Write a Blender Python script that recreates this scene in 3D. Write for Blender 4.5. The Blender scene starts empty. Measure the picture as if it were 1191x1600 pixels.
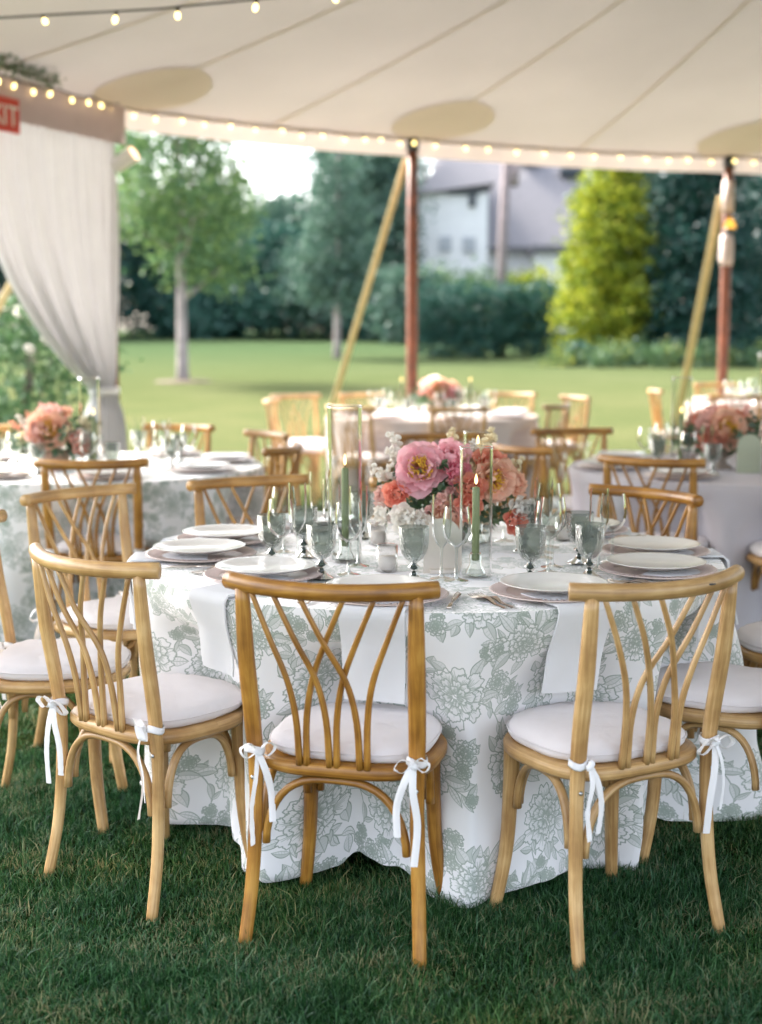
import bpy, math, random
import numpy as np
from math import pi, sin, cos, radians as R_
from mathutils import Vector, Matrix, noise as mnoise

rng = random.Random(7)
nr = np.random.RandomState(7)
scene = bpy.context.scene
COL = scene.collection

# ------------------------------------------------------------------ camera
cam_d = bpy.data.cameras.new('camera')
cam = bpy.data.objects.new('camera', cam_d)
COL.objects.link(cam)
cam.location = (0, 0, 1.422)
cam.rotation_euler = (pi / 2 - 0.127, 0, 0)
cam_d.sensor_fit = 'HORIZONTAL'
cam_d.sensor_width = 36.0
cam_d.lens = 2135 / 1191 * 36.0
cam_d.clip_start = 0.1
cam_d.clip_end = 1500
cam_d.dof.use_dof = True
cam_d.dof.focus_distance = 3.5
cam_d.dof.aperture_fstop = 2.6
scene.camera = cam

# ------------------------------------------------------------------ light
SUN_EL, SUN_AZ = R_(44), R_(-52)          # azimuth clockwise from +Y: low over the trees on the far left
world = bpy.data.worlds.new('World')
scene.world = world
world.use_nodes = True
wn = world.node_tree.nodes
wl = world.node_tree.links
sky = wn.new('ShaderNodeTexSky')
sky.sky_type = 'NISHITA'
sky.sun_disc = False
sky.sun_elevation = SUN_EL
sky.sun_rotation = SUN_AZ
sky.dust_density = 4.0
sky.air_density = 1.0
sky.ozone_density = 1.0
hsv = wn.new('ShaderNodeHueSaturation')      # hazy, whitened sky
hsv.inputs['Saturation'].default_value = 0.5
wl.new(sky.outputs[0], hsv.inputs['Color'])
wl.new(hsv.outputs[0], wn['Background'].inputs[0])
wn['Background'].inputs[1].default_value = 0.15
sun_d = bpy.data.lights.new('sun', 'SUN')
sun_d.energy = 2.0
sun_d.angle = R_(14)
sun_d.color = (1.0, 0.93, 0.82)
sun = bpy.data.objects.new('sun', sun_d)
COL.objects.link(sun)
sd = Vector((sin(SUN_AZ) * cos(SUN_EL), cos(SUN_AZ) * cos(SUN_EL), sin(SUN_EL)))
sun.rotation_euler = sd.to_track_quat('Z', 'Y').to_euler()

scene.view_settings.view_transform = 'Standard'
scene.view_settings.look = 'None'
scene.view_settings.gamma = 1
scene.view_settings.use_curve_mapping = False
scene.view_settings.exposure = 2.75
cy = scene.cycles
cy.use_denoising = True
cy.max_bounces = 9
cy.diffuse_bounces = 4
cy.glossy_bounces = 4
cy.transmission_bounces = 6
cy.transparent_max_bounces = 32
cy.caustics_reflective = False
cy.caustics_refractive = False
cy.sample_clamp_indirect = 6.0


# ------------------------------------------------------------------ materials
class NT:
    def __init__(s, name):
        s.m = bpy.data.materials.new(name)
        s.m.use_nodes = True
        s.t = s.m.node_tree
        s.t.nodes.clear()
        s.out = s.t.nodes.new('ShaderNodeOutputMaterial')

    def n(s, typ, _in=None, **kw):
        nd = s.t.nodes.new('ShaderNode' + typ)
        for k, v in kw.items():
            setattr(nd, k, v)
        for k, v in (_in or {}).items():
            if isinstance(v, bpy.types.NodeSocket):
                s.t.links.new(v, nd.inputs[k])
            else:
                nd.inputs[k].default_value = v
        return nd

    def fin(s, sock):
        s.t.links.new(sock, s.out.inputs[0])
        return s.m

    def ramp(s, fac, stops):
        r = s.n('ValToRGB', {0: fac})
        el = r.color_ramp.elements
        while len(el) < len(stops):
            el.new(0.5)
        for e, (p, c) in zip(el, stops):
            e.position = p
            e.color = (*c, 1) if len(c) == 3 else c
        return r.outputs[0]


def c4(c):
    return (*c, 1)


def mixc(t, fac, a, b):
    m = t.n('MixRGB', {0: fac, 1: a if not isinstance(a, tuple) else c4(a), 2: b if not isinstance(b, tuple) else c4(b)})
    return m.outputs[0]


def m_plain(name, col, rough=0.6, metal=0.0, bump=0.0, bscale=40, var=0.12, vscale=6):
    t = NT(name)
    tc = t.n('TexCoord')
    nz = t.n('TexNoise', {'Vector': tc.outputs['Object'], 'Scale': vscale, 'Detail': 4.0})
    lo = tuple(max(0, c * (1 - var)) for c in col)
    hi = tuple(min(1, c * (1 + var)) for c in col)
    cc = t.ramp(nz.outputs[0], [(0.3, lo), (0.7, hi)])
    p = t.n('BsdfPrincipled', {'Base Color': cc, 'Roughness': rough, 'Metallic': metal})
    if bump:
        b2 = t.n('TexNoise', {'Vector': tc.outputs['Object'], 'Scale': bscale, 'Detail': 3.0})
        bp = t.n('Bump', {'Height': b2.outputs[0], 'Strength': bump, 'Distance': 0.005})
        t.t.links.new(bp.outputs[0], p.inputs['Normal'])
    return t.fin(p.outputs[0])


def m_wood(name, lo, mid, hi):
    t = NT(name)
    uv = t.n('UVMap')
    oi = t.n('ObjectInfo')
    mp = t.n('Mapping', {'Vector': uv.outputs[0], 'Scale': (300, 14, 1)})
    ad = t.n('VectorMath', {0: mp.outputs[0], 1: oi.outputs['Location']}, operation='ADD')
    sc = t.n('CombineXYZ', {0: oi.outputs['Random'], 1: oi.outputs['Random'], 2: oi.outputs['Random']})
    ad2 = t.n('VectorMath', {0: ad.outputs[0], 1: sc.outputs[0]}, operation='ADD')
    n1 = t.n('TexNoise', {'Vector': ad2.outputs[0], 'Scale': 0.35, 'Detail': 8.0, 'Roughness': 0.68, 'Distortion': 0.8})
    tc = t.n('TexCoord')
    n2 = t.n('TexNoise', {'Vector': tc.outputs['Object'], 'Scale': 9.0, 'Detail': 3.0})
    f = t.n('Math', {0: n1.outputs[0], 1: n2.outputs[0]}, operation='ADD')
    f2 = t.n('Math', {0: f.outputs[0], 1: 0.5}, operation='MULTIPLY')
    cc = t.ramp(f2.outputs[0], [(0.40, lo), (0.5, mid), (0.60, hi)])
    hv = t.n('HueSaturation', {'Color': cc})
    rv = t.n('MapRange', {0: oi.outputs['Random'], 3: 0.9, 4: 1.1})
    t.t.links.new(rv.outputs[0], hv.inputs['Value'])
    p = t.n('BsdfPrincipled', {'Base Color': hv.outputs[0], 'Roughness': 0.38})
    p.inputs['Coat Weight'].default_value = 0.15
    p.inputs['Coat Roughness'].default_value = 0.3
    bp = t.n('Bump', {'Height': n1.outputs[0], 'Strength': 0.3, 'Distance': 0.004})
    t.t.links.new(bp.outputs[0], p.inputs['Normal'])
    return t.fin(p.outputs[0])


W_HONEY = m_wood('honey_wood', (0.20, 0.08, 0.012), (0.335, 0.15, 0.024), (0.46, 0.235, 0.045))
W_PALE = m_wood('pale_wood', (0.33, 0.18, 0.066), (0.47, 0.28, 0.11), (0.61, 0.40, 0.185))
W_MID = m_wood('mid_wood', (0.27, 0.13, 0.034), (0.40, 0.21, 0.06), (0.52, 0.30, 0.10))


def m_cloth(name, col, trans=0.15, rough=0.9, weave=900, bump=0.15, wr=0.0):
    t = NT(name)
    tc = t.n('TexCoord')
    n1 = t.n('TexNoise', {'Vector': tc.outputs['Object'], 'Scale': 7.0, 'Detail': 4.0})
    n2 = t.n('TexNoise', {'Vector': tc.outputs['Object'], 'Scale': float(weave), 'Detail': 1.0})
    cc = t.ramp(n1.outputs[0], [(0.3, tuple(c * 0.95 for c in col)), (0.7, col)])
    h = t.n('Math', {0: n1.outputs[0], 1: wr * 20, 2: n2.outputs[0]}, operation='MULTIPLY_ADD')
    bp = t.n('Bump', {'Height': h.outputs[0], 'Strength': bump, 'Distance': 0.002})
    d = t.n('BsdfDiffuse', {'Color': cc, 'Roughness': 0.5, 'Normal': bp.outputs[0]})
    tr = t.n('BsdfTranslucent', {'Color': cc, 'Normal': bp.outputs[0]})
    mx = t.n('MixShader', {0: trans, 1: d.outputs[0], 2: tr.outputs[0]})
    return t.fin(mx.outputs[0])


M_CUSHION = m_cloth('cushion_cotton', (0.80, 0.75, 0.75), 0.05, wr=0.9, bump=0.5)
M_RIBBON = m_cloth('ribbon_cotton', (0.88, 0.86, 0.86), 0.15)
M_NAPKIN = m_cloth('napkin_linen', (0.86, 0.85, 0.86), 0.2, wr=0.2, bump=0.25)
M_CLOTH_PINK = m_cloth('plain_cloth_pink', (0.74, 0.66, 0.64), 0.1)
M_CLOTH_GREY = m_cloth('plain_cloth_grey', (0.66, 0.62, 0.65), 0.1)
M_CURTAIN = m_cloth('curtain_voile', (0.70, 0.685, 0.70), 0.085)
M_HEADER = m_cloth('curtain_header', (0.62, 0.51, 0.51), 0.3)


def m_canvas(name, col, trans):
    t = NT(name)
    tc = t.n('TexCoord')
    n1 = t.n('TexNoise', {'Vector': tc.outputs['Object'], 'Scale': 0.8, 'Detail': 5.0})
    n2 = t.n('TexNoise', {'Vector': tc.outputs['Object'], 'Scale': 260.0, 'Detail': 1.0})
    cc = t.ramp(n1.outputs[0], [(0.25, tuple(c * 0.86 for c in col)), (0.75, col)])
    bp = t.n('Bump', {'Height': n2.outputs[0], 'Strength': 0.1, 'Distance': 0.002})
    d = t.n('BsdfDiffuse', {'Color': cc, 'Normal': bp.outputs[0]})
    tr = t.n('BsdfTranslucent', {'Color': cc, 'Normal': bp.outputs[0]})
    mx = t.n('MixShader', {0: trans, 1: d.outputs[0], 2: tr.outputs[0]})
    return t.fin(mx.outputs[0])


M_CANVAS = m_canvas('sail_canvas', (0.70, 0.64, 0.65), 0.037)
M_SEAM = m_canvas('sail_seam', (0.84, 0.755, 0.71), 0.15)
M_CANVAS2 = m_canvas('sail_canvas_double', (0.80, 0.70, 0.625), 0.10)
M_VALANCE = m_canvas('sail_valance', (0.74, 0.65, 0.62), 0.12)


def m_thin_glass(name, tint=(0.96, 0.98, 0.97), edge=(0.72, 0.76, 0.75), rough=0.02, body=0.0, bodycol=(0.3, 0.36, 0.33), hob=False, ior=1.5):
    t = NT(name)
    lw = t.n('LayerWeight', {0: 0.35})
    col = mixc(t, lw.outputs['Facing'], tint, edge)
    tp = t.n('BsdfTransparent', {0: col})
    gl = t.n('BsdfGlossy', {'Color': (1, 1, 1, 1), 'Roughness': rough})
    fr = t.n('Fresnel', {0: ior})
    if hob:
        tc = t.n('TexCoord')
        vo = t.n('TexVoronoi', {'Vector': tc.outputs['Object'], 'Scale': 210.0})
        bp = t.n('Bump', {'Height': vo.outputs[0], 'Strength': 0.7, 'Distance': 0.003})
        for nd in (gl, fr):
            t.t.links.new(bp.outputs[0], nd.inputs['Normal'])
    a = tp.outputs[0]
    if body:
        df = t.n('BsdfDiffuse', {0: c4(bodycol)})
        tl = t.n('BsdfTranslucent', {0: c4(bodycol)})
        if hob:
            t.t.links.new(bp.outputs[0], df.inputs['Normal'])
        m1 = t.n('MixShader', {0: 0.5, 1: df.outputs[0], 2: tl.outputs[0]})
        a = t.n('MixShader', {0: body, 1: a, 2: m1.outputs[0]}).outputs[0]
    mx = t.n('MixShader', {0: fr.outputs[0], 1: a, 2: gl.outputs[0]})
    return t.fin(mx.outputs[0])


M_GLASS = m_thin_glass('clear_glass', edge=(0.62, 0.66, 0.66), ior=1.22)
M_GLASS_MED = m_thin_glass('medium_clear_glass', (0.975, 0.98, 0.975), (0.66, 0.69, 0.69), ior=1.17)
M_GLASS_FINE = m_thin_glass('fine_clear_glass', (0.985, 0.99, 0.985), (0.85, 0.87, 0.87), ior=1.12)
M_GOBLET = m_thin_glass('smoky_green_glass', (0.58, 0.62, 0.585), (0.12, 0.15, 0.13), 0.14, 0.26, (0.34, 0.375, 0.34), True, 1.22)
M_GOBLET_STEM = m_thin_glass('smoky_green_stem_glass', (0.22, 0.28, 0.24), (0.05, 0.08, 0.065), 0.05, 0.4, (0.08, 0.11, 0.09))
M_FROST = m_thin_glass('votive_glass', (0.9, 0.9, 0.9), (0.7, 0.7, 0.7), 0.1, 0.15, (0.8, 0.76, 0.74), ior=1.2)

M_PLATE = m_plain('plate_glaze', (0.80, 0.77, 0.74), 0.18, var=0.03)
M_CHARGER = m_plain('charger_glaze', (0.66, 0.54, 0.50), 0.35, var=0.05)
M_STEEL = m_plain('cutlery_metal', (0.72, 0.64, 0.58), 0.22, 1.0, var=0.05)
M_SCREW = m_plain('screw_metal', (0.5, 0.5, 0.5), 0.3, 1.0, var=0.05)
M_CANDLE = m_plain('green_wax', (0.17, 0.20, 0.09), 0.45, var=0.05)
M_WAX_W = m_plain('white_wax', (0.8, 0.74, 0.68), 0.5, var=0.03)
M_WICK = m_plain('wick', (0.02, 0.02, 0.02), 0.9)
M_POT = m_plain('clay_pot', (0.36, 0.22, 0.16), 0.7, var=0.2, bump=0.2)
M_POT2 = m_plain('stone_pot', (0.30, 0.24, 0.20), 0.7, var=0.2, bump=0.2)
M_CARD = m_plain('card_board', (0.68, 0.60, 0.52), 0.8, var=0.03)
M_CARD_G = m_plain('card_board_sage', (0.42, 0.44, 0.33), 0.8, var=0.03)
M_POLE = m_plain('pole_wood', (0.17, 0.05, 0.022), 0.45, var=0.35, vscale=12)
M_STRAP = m_plain('strap_webbing', (0.58, 0.46, 0.25), 0.9, var=0.15, vscale=30)
M_TAPE = m_plain('pale_tape', (0.62, 0.5, 0.46), 0.6, var=0.2)
M_CABLE = m_plain('cable_black', (0.02, 0.022, 0.02), 0.6)
M_RED = m_plain('exit_red', (0.62, 0.05, 0.03), 0.5, var=0.05)
M_WHITEP = m_plain('white_paint', (0.8, 0.78, 0.76), 0.5, var=0.04)
M_BARK = m_plain('grey_bark', (0.28, 0.24, 0.23), 0.9, var=0.35, bump=0.8, bscale=25, vscale=5)
M_BARK_D = m_plain('dark_bark', (0.09, 0.07, 0.055), 0.9, var=0.3, bump=0.8, bscale=25)
M_MULCH = m_plain('mulch', (0.075, 0.055, 0.03), 0.95, var=0.3, bump=0.8)
M_HWALL = m_plain('house_wall', (0.78, 0.77, 0.77), 0.8, var=0.05)
M_DARK = m_plain('dark_trim', (0.03, 0.04, 0.05), 0.4)
M_PANE = m_plain('far_window', (0.36, 0.38, 0.41), 0.3)
M_UPOLE = m_plain('utility_pole_wood', (0.25, 0.2, 0.2), 0.9, var=0.25)
M_TYRE = m_plain('tyre', (0.02, 0.02, 0.02), 0.8)


def m_shingle():
    t = NT('roof_shingle')
    tc = t.n('TexCoord')
    br = t.n('TexBrick', {'Vector': tc.outputs['Generated'], 'Color1': (0.19, 0.182, 0.195, 1), 'Color2': (0.225, 0.215, 0.228, 1), 'Mortar': (0.14, 0.134, 0.145, 1), 'Scale': 40.0})
    p = t.n('BsdfPrincipled', {'Base Color': br.outputs[0], 'Roughness': 0.85})
    return t.fin(p.outputs[0])


M_SHINGLE = m_shingle()


def m_emit(name, col, st):
    t = NT(name)
    e = t.n('Emission', {0: c4(col), 1: st})
    return t.fin(e.outputs[0])


M_BULB = m_emit('lit_bulb', (1.0, 0.74, 0.28), 1.0)
M_FLAME = m_emit('flame', (1.0, 0.66, 0.26), 0.9)
M_AMBER = m_emit('amber_lens', (1.0, 0.50, 0.08), 0.28)
M_WARM = m_emit('warm_lens', (1.0, 0.62, 0.38), 0.5)


def m_leaf(name, lo, mid, hi, trans=0.3, gloss=0.025, nscale=0.6):
    t = NT(name)
    g = t.n('NewGeometry')
    tc = t.n('TexCoord')
    n1 = t.n('TexNoise', {'Vector': tc.outputs['Object'], 'Scale': nscale, 'Detail': 3.0})
    a = t.n('Math', {0: g.outputs['Random Per Island'], 1: n1.outputs[0]}, operation='ADD')
    b = t.n('Math', {0: a.outputs[0], 1: 0.5}, operation='MULTIPLY')
    cc = t.ramp(b.outputs[0], [(0.2, lo), (0.5, mid), (0.8, hi)])
    d = t.n('BsdfDiffuse', {'Color': cc})
    tr = t.n('BsdfTranslucent', {'Color': cc})
    m1 = t.n('MixShader', {0: trans, 1: d.outputs[0], 2: tr.outputs[0]})
    gl = t.n('BsdfGlossy', {'Color': (0.9, 0.95, 1, 1), 'Roughness': 0.45})
    m2 = t.n('MixShader', {0: gloss, 1: m1.outputs[0], 2: gl.outputs[0]})
    return t.fin(m2.outputs[0])


L_FRESH = m_leaf('leaf_fresh', (0.045, 0.11, 0.045), (0.115, 0.205, 0.08), (0.22, 0.31, 0.10))
L_BLUE = m_leaf('leaf_bluish', (0.03, 0.075, 0.055), (0.065, 0.13, 0.095), (0.12, 0.19, 0.135))
L_DARK = m_leaf('leaf_dark', (0.003, 0.022, 0.017), (0.008, 0.042, 0.032), (0.016, 0.066, 0.048), 0.15)
L_HEDGE = m_leaf('leaf_hedge', (0.014, 0.055, 0.042), (0.028, 0.088, 0.066), (0.05, 0.13, 0.095), 0.2)
L_GOLD = m_leaf('leaf_golden', (0.05, 0.105, 0.010), (0.21, 0.265, 0.022), (0.46, 0.45, 0.04), 0.35, 0.015, 2.2)
L_ROSE = m_leaf('leaf_rose', (0.03, 0.075, 0.03), (0.07, 0.14, 0.055), (0.14, 0.22, 0.10))
L_BOUQ = m_leaf('leaf_bouquet', (0.03, 0.08, 0.03), (0.06, 0.13, 0.055), (0.15, 0.23, 0.10), 0.3, 0.08, 12)
L_SAGE = m_leaf('leaf_sage', (0.12, 0.17, 0.13), (0.2, 0.26, 0.19), (0.28, 0.33, 0.24), 0.3, 0.05, 8)
L_BED = m_leaf('leaf_bed', (0.05, 0.10, 0.03), (0.12, 0.19, 0.06), (0.35, 0.36, 0.06), 0.3)


def m_grass():
    t = NT('grass_blade')
    g = t.n('NewGeometry')
    tc = t.n('TexCoord')
    n1 = t.n('TexNoise', {'Vector': tc.outputs['Object'], 'Scale': 3.2, 'Detail': 5.0, 'Roughness': 0.65})
    a = t.n('Math', {0: g.outputs['Random Per Island'], 1: 0.62, 2: -0.12}, operation='MULTIPLY_ADD')
    b = t.n('Math', {0: n1.outputs[0], 1: 0.86, 2: a.outputs[0]}, operation='MULTIPLY_ADD')
    cc = t.ramp(b.outputs[0], [(0.24, (0.003, 0.020, 0.005)), (0.46, (0.012, 0.056, 0.012)), (0.64, (0.034, 0.105, 0.027)), (0.82, (0.085, 0.185, 0.08)), (0.95, (0.30, 0.27, 0.14))])
    n3 = t.n('TexNoise', {'Vector': tc.outputs['Object'], 'Scale': 1.1, 'Detail': 3.0})
    tint = t.ramp(n3.outputs[0], [(0.32, (0.72, 0.86, 0.95)), (0.5, (1.0, 1.0, 1.0)), (0.68, (1.45, 1.15, 0.70))])
    cm = t.n('MixRGB', {0: 1.0, 1: cc, 2: tint}, blend_type='MULTIPLY')
    cc = cm.outputs[0]
    d = t.n('BsdfDiffuse', {'Color': cc})
    tr = t.n('BsdfTranslucent', {'Color': cc})
    m1 = t.n('MixShader', {0: 0.3, 1: d.outputs[0], 2: tr.outputs[0]})
    gl = t.n('BsdfGlossy', {'Color': (0.8, 0.95, 1, 1), 'Roughness': 0.4})
    m2 = t.n('MixShader', {0: 0.02, 1: m1.outputs[0], 2: gl.outputs[0]})
    return t.fin(m2.outputs[0])


def m_lawn():
    t = NT('lawn_turf')
    tc = t.n('TexCoord')
    n1 = t.n('TexNoise', {'Vector': tc.outputs['Object'], 'Scale': 0.5, 'Detail': 6.0, 'Roughness': 0.65})
    n2 = t.n('TexNoise', {'Vector': tc.outputs['Object'], 'Scale': 45.0, 'Detail': 4.0})
    mxv = t.n('Math', {0: n1.outputs[0], 1: n2.outputs[0]}, operation='ADD')
    h = t.n('Math', {0: mxv.outputs[0], 1: 0.5}, operation='MULTIPLY')
    cc = t.ramp(h.outputs[0], [(0.35, (0.055, 0.073, 0.028)), (0.5, (0.085, 0.096, 0.041)), (0.65, (0.115, 0.114, 0.054))])
    sp = t.n('SeparateXYZ', {0: tc.outputs['Object']})
    ax = t.n('Math', {0: sp.outputs[0]}, operation='ABSOLUTE')
    ex = t.n('Math', {0: sp.outputs[1], 1: -0.3, 2: ax.outputs[0]}, operation='MULTIPLY_ADD')
    mx_ = t.n('MapRange', {0: ex.outputs[0], 1: 0.1, 2: 0.6})
    my_ = t.n('MapRange', {0: sp.outputs[1], 1: 9.5, 2: 12.3})
    mk_ = t.n('Math', {0: mx_.outputs[0], 1: my_.outputs[0]}, operation='MAXIMUM')
    soil = t.ramp(n2.outputs[0], [(0.35, (0.010, 0.018, 0.006)), (0.6, (0.022, 0.034, 0.012)), (0.75, (0.05, 0.042, 0.02))])
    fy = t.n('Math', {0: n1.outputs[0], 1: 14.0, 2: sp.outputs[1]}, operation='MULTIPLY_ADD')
    far_shade = t.n('MapRange', {0: fy.outputs[0], 1: 30.0, 2: 50.0})  # far turf painted darker and greener for tree shade and grazing view
    cc = mixc(t, far_shade.outputs[0], cc, mixc(t, n2.outputs[0], (0.038, 0.063, 0.027), (0.064, 0.092, 0.046)))
    cc = mixc(t, mk_.outputs[0], soil, cc)
    bp = t.n('Bump', {'Height': n2.outputs[0], 'Strength': 0.8, 'Distance': 0.03})
    d = t.n('BsdfDiffuse', {'Color': cc, 'Normal': bp.outputs[0]})
    return t.fin(d.outputs[0])


M_GRASS = m_grass()
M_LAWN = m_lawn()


def m_petal(name, base, tip, trans=0.35):
    t = NT(name)
    uv = t.n('UVMap')
    sp = t.n('SeparateXYZ', {0: uv.outputs[0]})
    oi = t.n('ObjectInfo')
    nz = t.n('TexNoise', {'Vector': uv.outputs[0], 'Scale': 6.0})
    f = t.n('Math', {0: nz.outputs[0], 1: 0.35, 2: sp.outputs[1]}, operation='MULTIPLY_ADD')
    cc = t.ramp(f.outputs[0], [(0.25, base), (0.95, tip)])
    hv = t.n('HueSaturation', {'Color': cc})
    rv = t.n('MapRange', {0: oi.outputs['Random'], 3: 0.9, 4: 1.1})
    t.t.links.new(rv.outputs[0], hv.inputs['Value'])
    d = t.n('BsdfDiffuse', {'Color': hv.outputs[0]})
    tr = t.n('BsdfTranslucent', {'Color': hv.outputs[0]})
    m1 = t.n('MixShader', {0: trans, 1: d.outputs[0], 2: tr.outputs[0]})
    return t.fin(m1.outputs[0])


P_PINK = m_petal('petal_pink', (0.80, 0.27, 0.34), (0.90, 0.56, 0.60))
P_HOT = m_petal('petal_hot_pink', (0.72, 0.14, 0.24), (0.86, 0.34, 0.42))
P_CORAL = m_petal('petal_coral', (0.76, 0.19, 0.14), (0.85, 0.38, 0.28))
P_PEACH = m_petal('petal_peach', (0.82, 0.36, 0.24), (0.88, 0.58, 0.44))
P_BLUSH = m_petal('petal_blush', (0.78, 0.38, 0.36), (0.86, 0.58, 0.52))
P_WHITE = m_petal('petal_white', (0.80, 0.74, 0.66), (0.88, 0.85, 0.80))
P_CREAM = m_petal('petal_cream', (0.78, 0.66, 0.42), (0.86, 0.78, 0.58))
P_RED = m_petal('petal_red', (0.55, 0.06, 0.05), (0.75, 0.17, 0.13))
M_STAMEN = m_plain('stamen_yellow', (0.72, 0.42, 0.04), 0.7, var=0.25, vscale=90)


# ------------------------------------------------------------------ floral print drawn as ink lines (one repeat)
def make_print():
    S = 1024
    ink = np.zeros((S, S), np.float32)
    r = np.random.RandomState(21)

    def stroke(P, w=1.4, a=0.8):
        P = np.asarray(P, float)
        seg = np.hypot(*(np.diff(P, axis=0).T))
        L = np.concatenate([[0], np.cumsum(seg)])
        n = max(2, int(L[-1] / 0.8))
        s = np.linspace(0, L[-1], n)
        x = np.interp(s, L, P[:, 0])
        y = np.interp(s, L, P[:, 1])
        wt = w * (0.55 + 0.45 * np.sin(np.linspace(0.25, pi - 0.25, n)))
        k = int(w + 2)
        xi, yi = np.round(x).astype(int), np.round(y).astype(int)
        for dx in range(-k, k + 1):
            for dy in range(-k, k + 1):
                d = np.hypot(xi + dx - x, yi + dy - y)
                v = a * np.clip(wt - d + 0.5, 0, 1)
                np.maximum.at(ink, ((yi + dy) % S, (xi + dx) % S), v)

    def fill(P, tone, keep=0.0):
        P = np.asarray(P, float)
        x0, y0 = np.floor(P.min(0)).astype(int)
        x1, y1 = np.ceil(P.max(0)).astype(int)
        X, Y = np.meshgrid(np.arange(x0, x1 + 1), np.arange(y0, y1 + 1))
        ins = np.zeros(X.shape, bool)
        Q = np.roll(P, -1, 0)
        for (ax, ay), (bx, by) in zip(P, Q):
            if ay != by:
                c = ((ay > Y) != (by > Y)) & (X < (bx - ax) * (Y - ay) / (by - ay) + ax)
                ins ^= c
        yy, xx = Y[ins] % S, X[ins] % S
        ink[yy, xx] = ink[yy, xx] * keep + tone

    def petal(cx, cy, ang, r0, r1, wd, tone=0.0):
        tt = np.linspace(-1, 1, 26)
        rag = 1 + 0.07 * np.sin(tt * 9 + r.rand() * 6) + 0.05 * r.randn(26)
        rr = r0 + (r1 - r0) * np.sqrt(np.clip(1 - np.abs(tt) ** 2.6, 0, 1)) * rag
        aa = ang + wd * tt * (0.45 + 0.55 * (rr - r0) / (r1 - r0 + 1e-6)) * 1.1
        P = np.stack([cx + rr * np.cos(aa), cy + rr * np.sin(aa)], 1)
        fill(P, tone)
        stroke(P, 2.1, 0.85)
        for k in range(9):
            f = (k - 4) / 4.6
            l0, l1 = r0 * 1.05, r0 + (r1 - r0) * (0.35 + 0.45 * r.rand())
            q = np.linspace(0, 1, 8)
            rr = l0 + (l1 - l0) * q
            aa = ang + wd * f * (0.4 + 0.5 * q)
            stroke(np.stack([cx + rr * np.cos(aa), cy + rr * np.sin(aa)], 1), 1.4, 0.7)

    def peony(cx, cy, rad):
        a0 = r.rand() * 6.28
        for rf0, rf1, n in ((0.5, 1.0, 9), (0.38, 0.78, 9), (0.22, 0.56, 8), (0.08, 0.36, 6)):
            for k in range(n):
                a = a0 + k * 2 * pi / n + r.randn() * 0.12
                petal(cx, cy, a, rad * rf0, rad * rf1 * (0.88 + 0.2 * r.rand()), pi / n * 1.15, 0.03 + 0.4 * max(0, 0.5 - rf0) + 0.06 * r.rand())
            a0 += 0.35
        for k in range(50):
            a, q = r.rand() * 6.28, rad * 0.22 * math.sqrt(r.rand())
            stroke([(cx + q * cos(a), cy + q * sin(a)), (cx + (q + 7) * cos(a), cy + (q + 7) * sin(a))], 1.6, 0.85)

    def leaf(x, y, ang, L, w):
        q = np.linspace(0, 1, 14)
        bend = r.randn() * 0.25
        ax = ang + bend * q
        mx, my = x + L * q * np.cos(ax), y + L * q * np.sin(ax)
        hw = w * np.sin(pi * q ** 0.8)
        nx, ny = -np.sin(ax), np.cos(ax)
        A = np.stack([mx + nx * hw, my + ny * hw], 1)
        B = np.stack([mx - nx * hw, my - ny * hw], 1)
        fill(np.concatenate([A, B[::-1]]), 0.14 + 0.16 * r.rand())
        if r.rand() < 0.8:
            fill(np.concatenate([A, np.stack([mx, my], 1)[::-1]]), 0.36 + 0.2 * r.rand())
        stroke(A, 1.9, 0.95)
        stroke(B, 1.4, 0.75)
        stroke(np.stack([mx, my], 1), 1.3, 0.85)
        for k in range(3, 12, 2):
            for s_ in (1, -1):
                stroke([(mx[k], my[k]), (mx[k] + s_ * nx[k] * hw[k] * 0.9 + 4 * cos(ang), my[k] + s_ * ny[k] * hw[k] * 0.9 + 4 * sin(ang))], 1.0, 0.55)

    spots = [(150, 170, 118), (520, 90, 92), (850, 220, 120), (330, 430, 100), (690, 480, 116), (80, 640, 96), (440, 760, 118), (880, 740, 104), (180, 910, 88), (700, 950, 84)]
    for (x, y, q) in spots:
        for k in range(3):
            a = r.rand() * 6.28
            L = q * (1.5 + 0.9 * r.rand())
            s = np.linspace(0, 1, 24)
            cv = r.randn() * 0.9
            px = x + L * s * np.cos(a + cv * s)
            py = y + L * s * np.sin(a + cv * s)
            stroke(np.stack([px, py], 1), 2.2, 0.8)
            for j in range(9, 24, 3):
                sd_ = 1 if (j // 3) % 2 else -1
                leaf(px[j], py[j], a + cv * s[j] + sd_ * (0.7 + 0.3 * r.rand()), 42 + 38 * r.rand(), 10 + 9 * r.rand())
            peony(px[-1], py[-1], 22 + 16 * r.rand())
    for k in range(16):
        x, y = r.rand() * S, r.rand() * S
        for j in range(4):
            a = r.rand() * 6.28
            leaf(x + 20 * cos(a), y + 20 * sin(a), a, 40 + 25 * r.rand(), 10 + 6 * r.rand())
        peony(x, y, 30 + 22 * r.rand())
    for (x, y, q) in spots:
        for k in range(6):
            a = r.rand() * 6.28
            leaf(x + q * 0.8 * cos(a), y + q * 0.8 * sin(a), a + r.randn() * 0.3, 60 + 40 * r.rand(), 16 + 8 * r.rand())
        peony(x, y, q)
    return ink


INK = make_print()
img = bpy.data.images.new('floral_print', INK.shape[1], INK.shape[0], alpha=False, float_buffer=False)
img.colorspace_settings.name = 'Non-Color'
buf = np.ones((INK.shape[0], INK.shape[1], 4), np.float32)
buf[..., :3] = np.clip(INK, 0, 1)[..., None]
img.pixels.foreach_set(buf.ravel())
img.pack()


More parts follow.
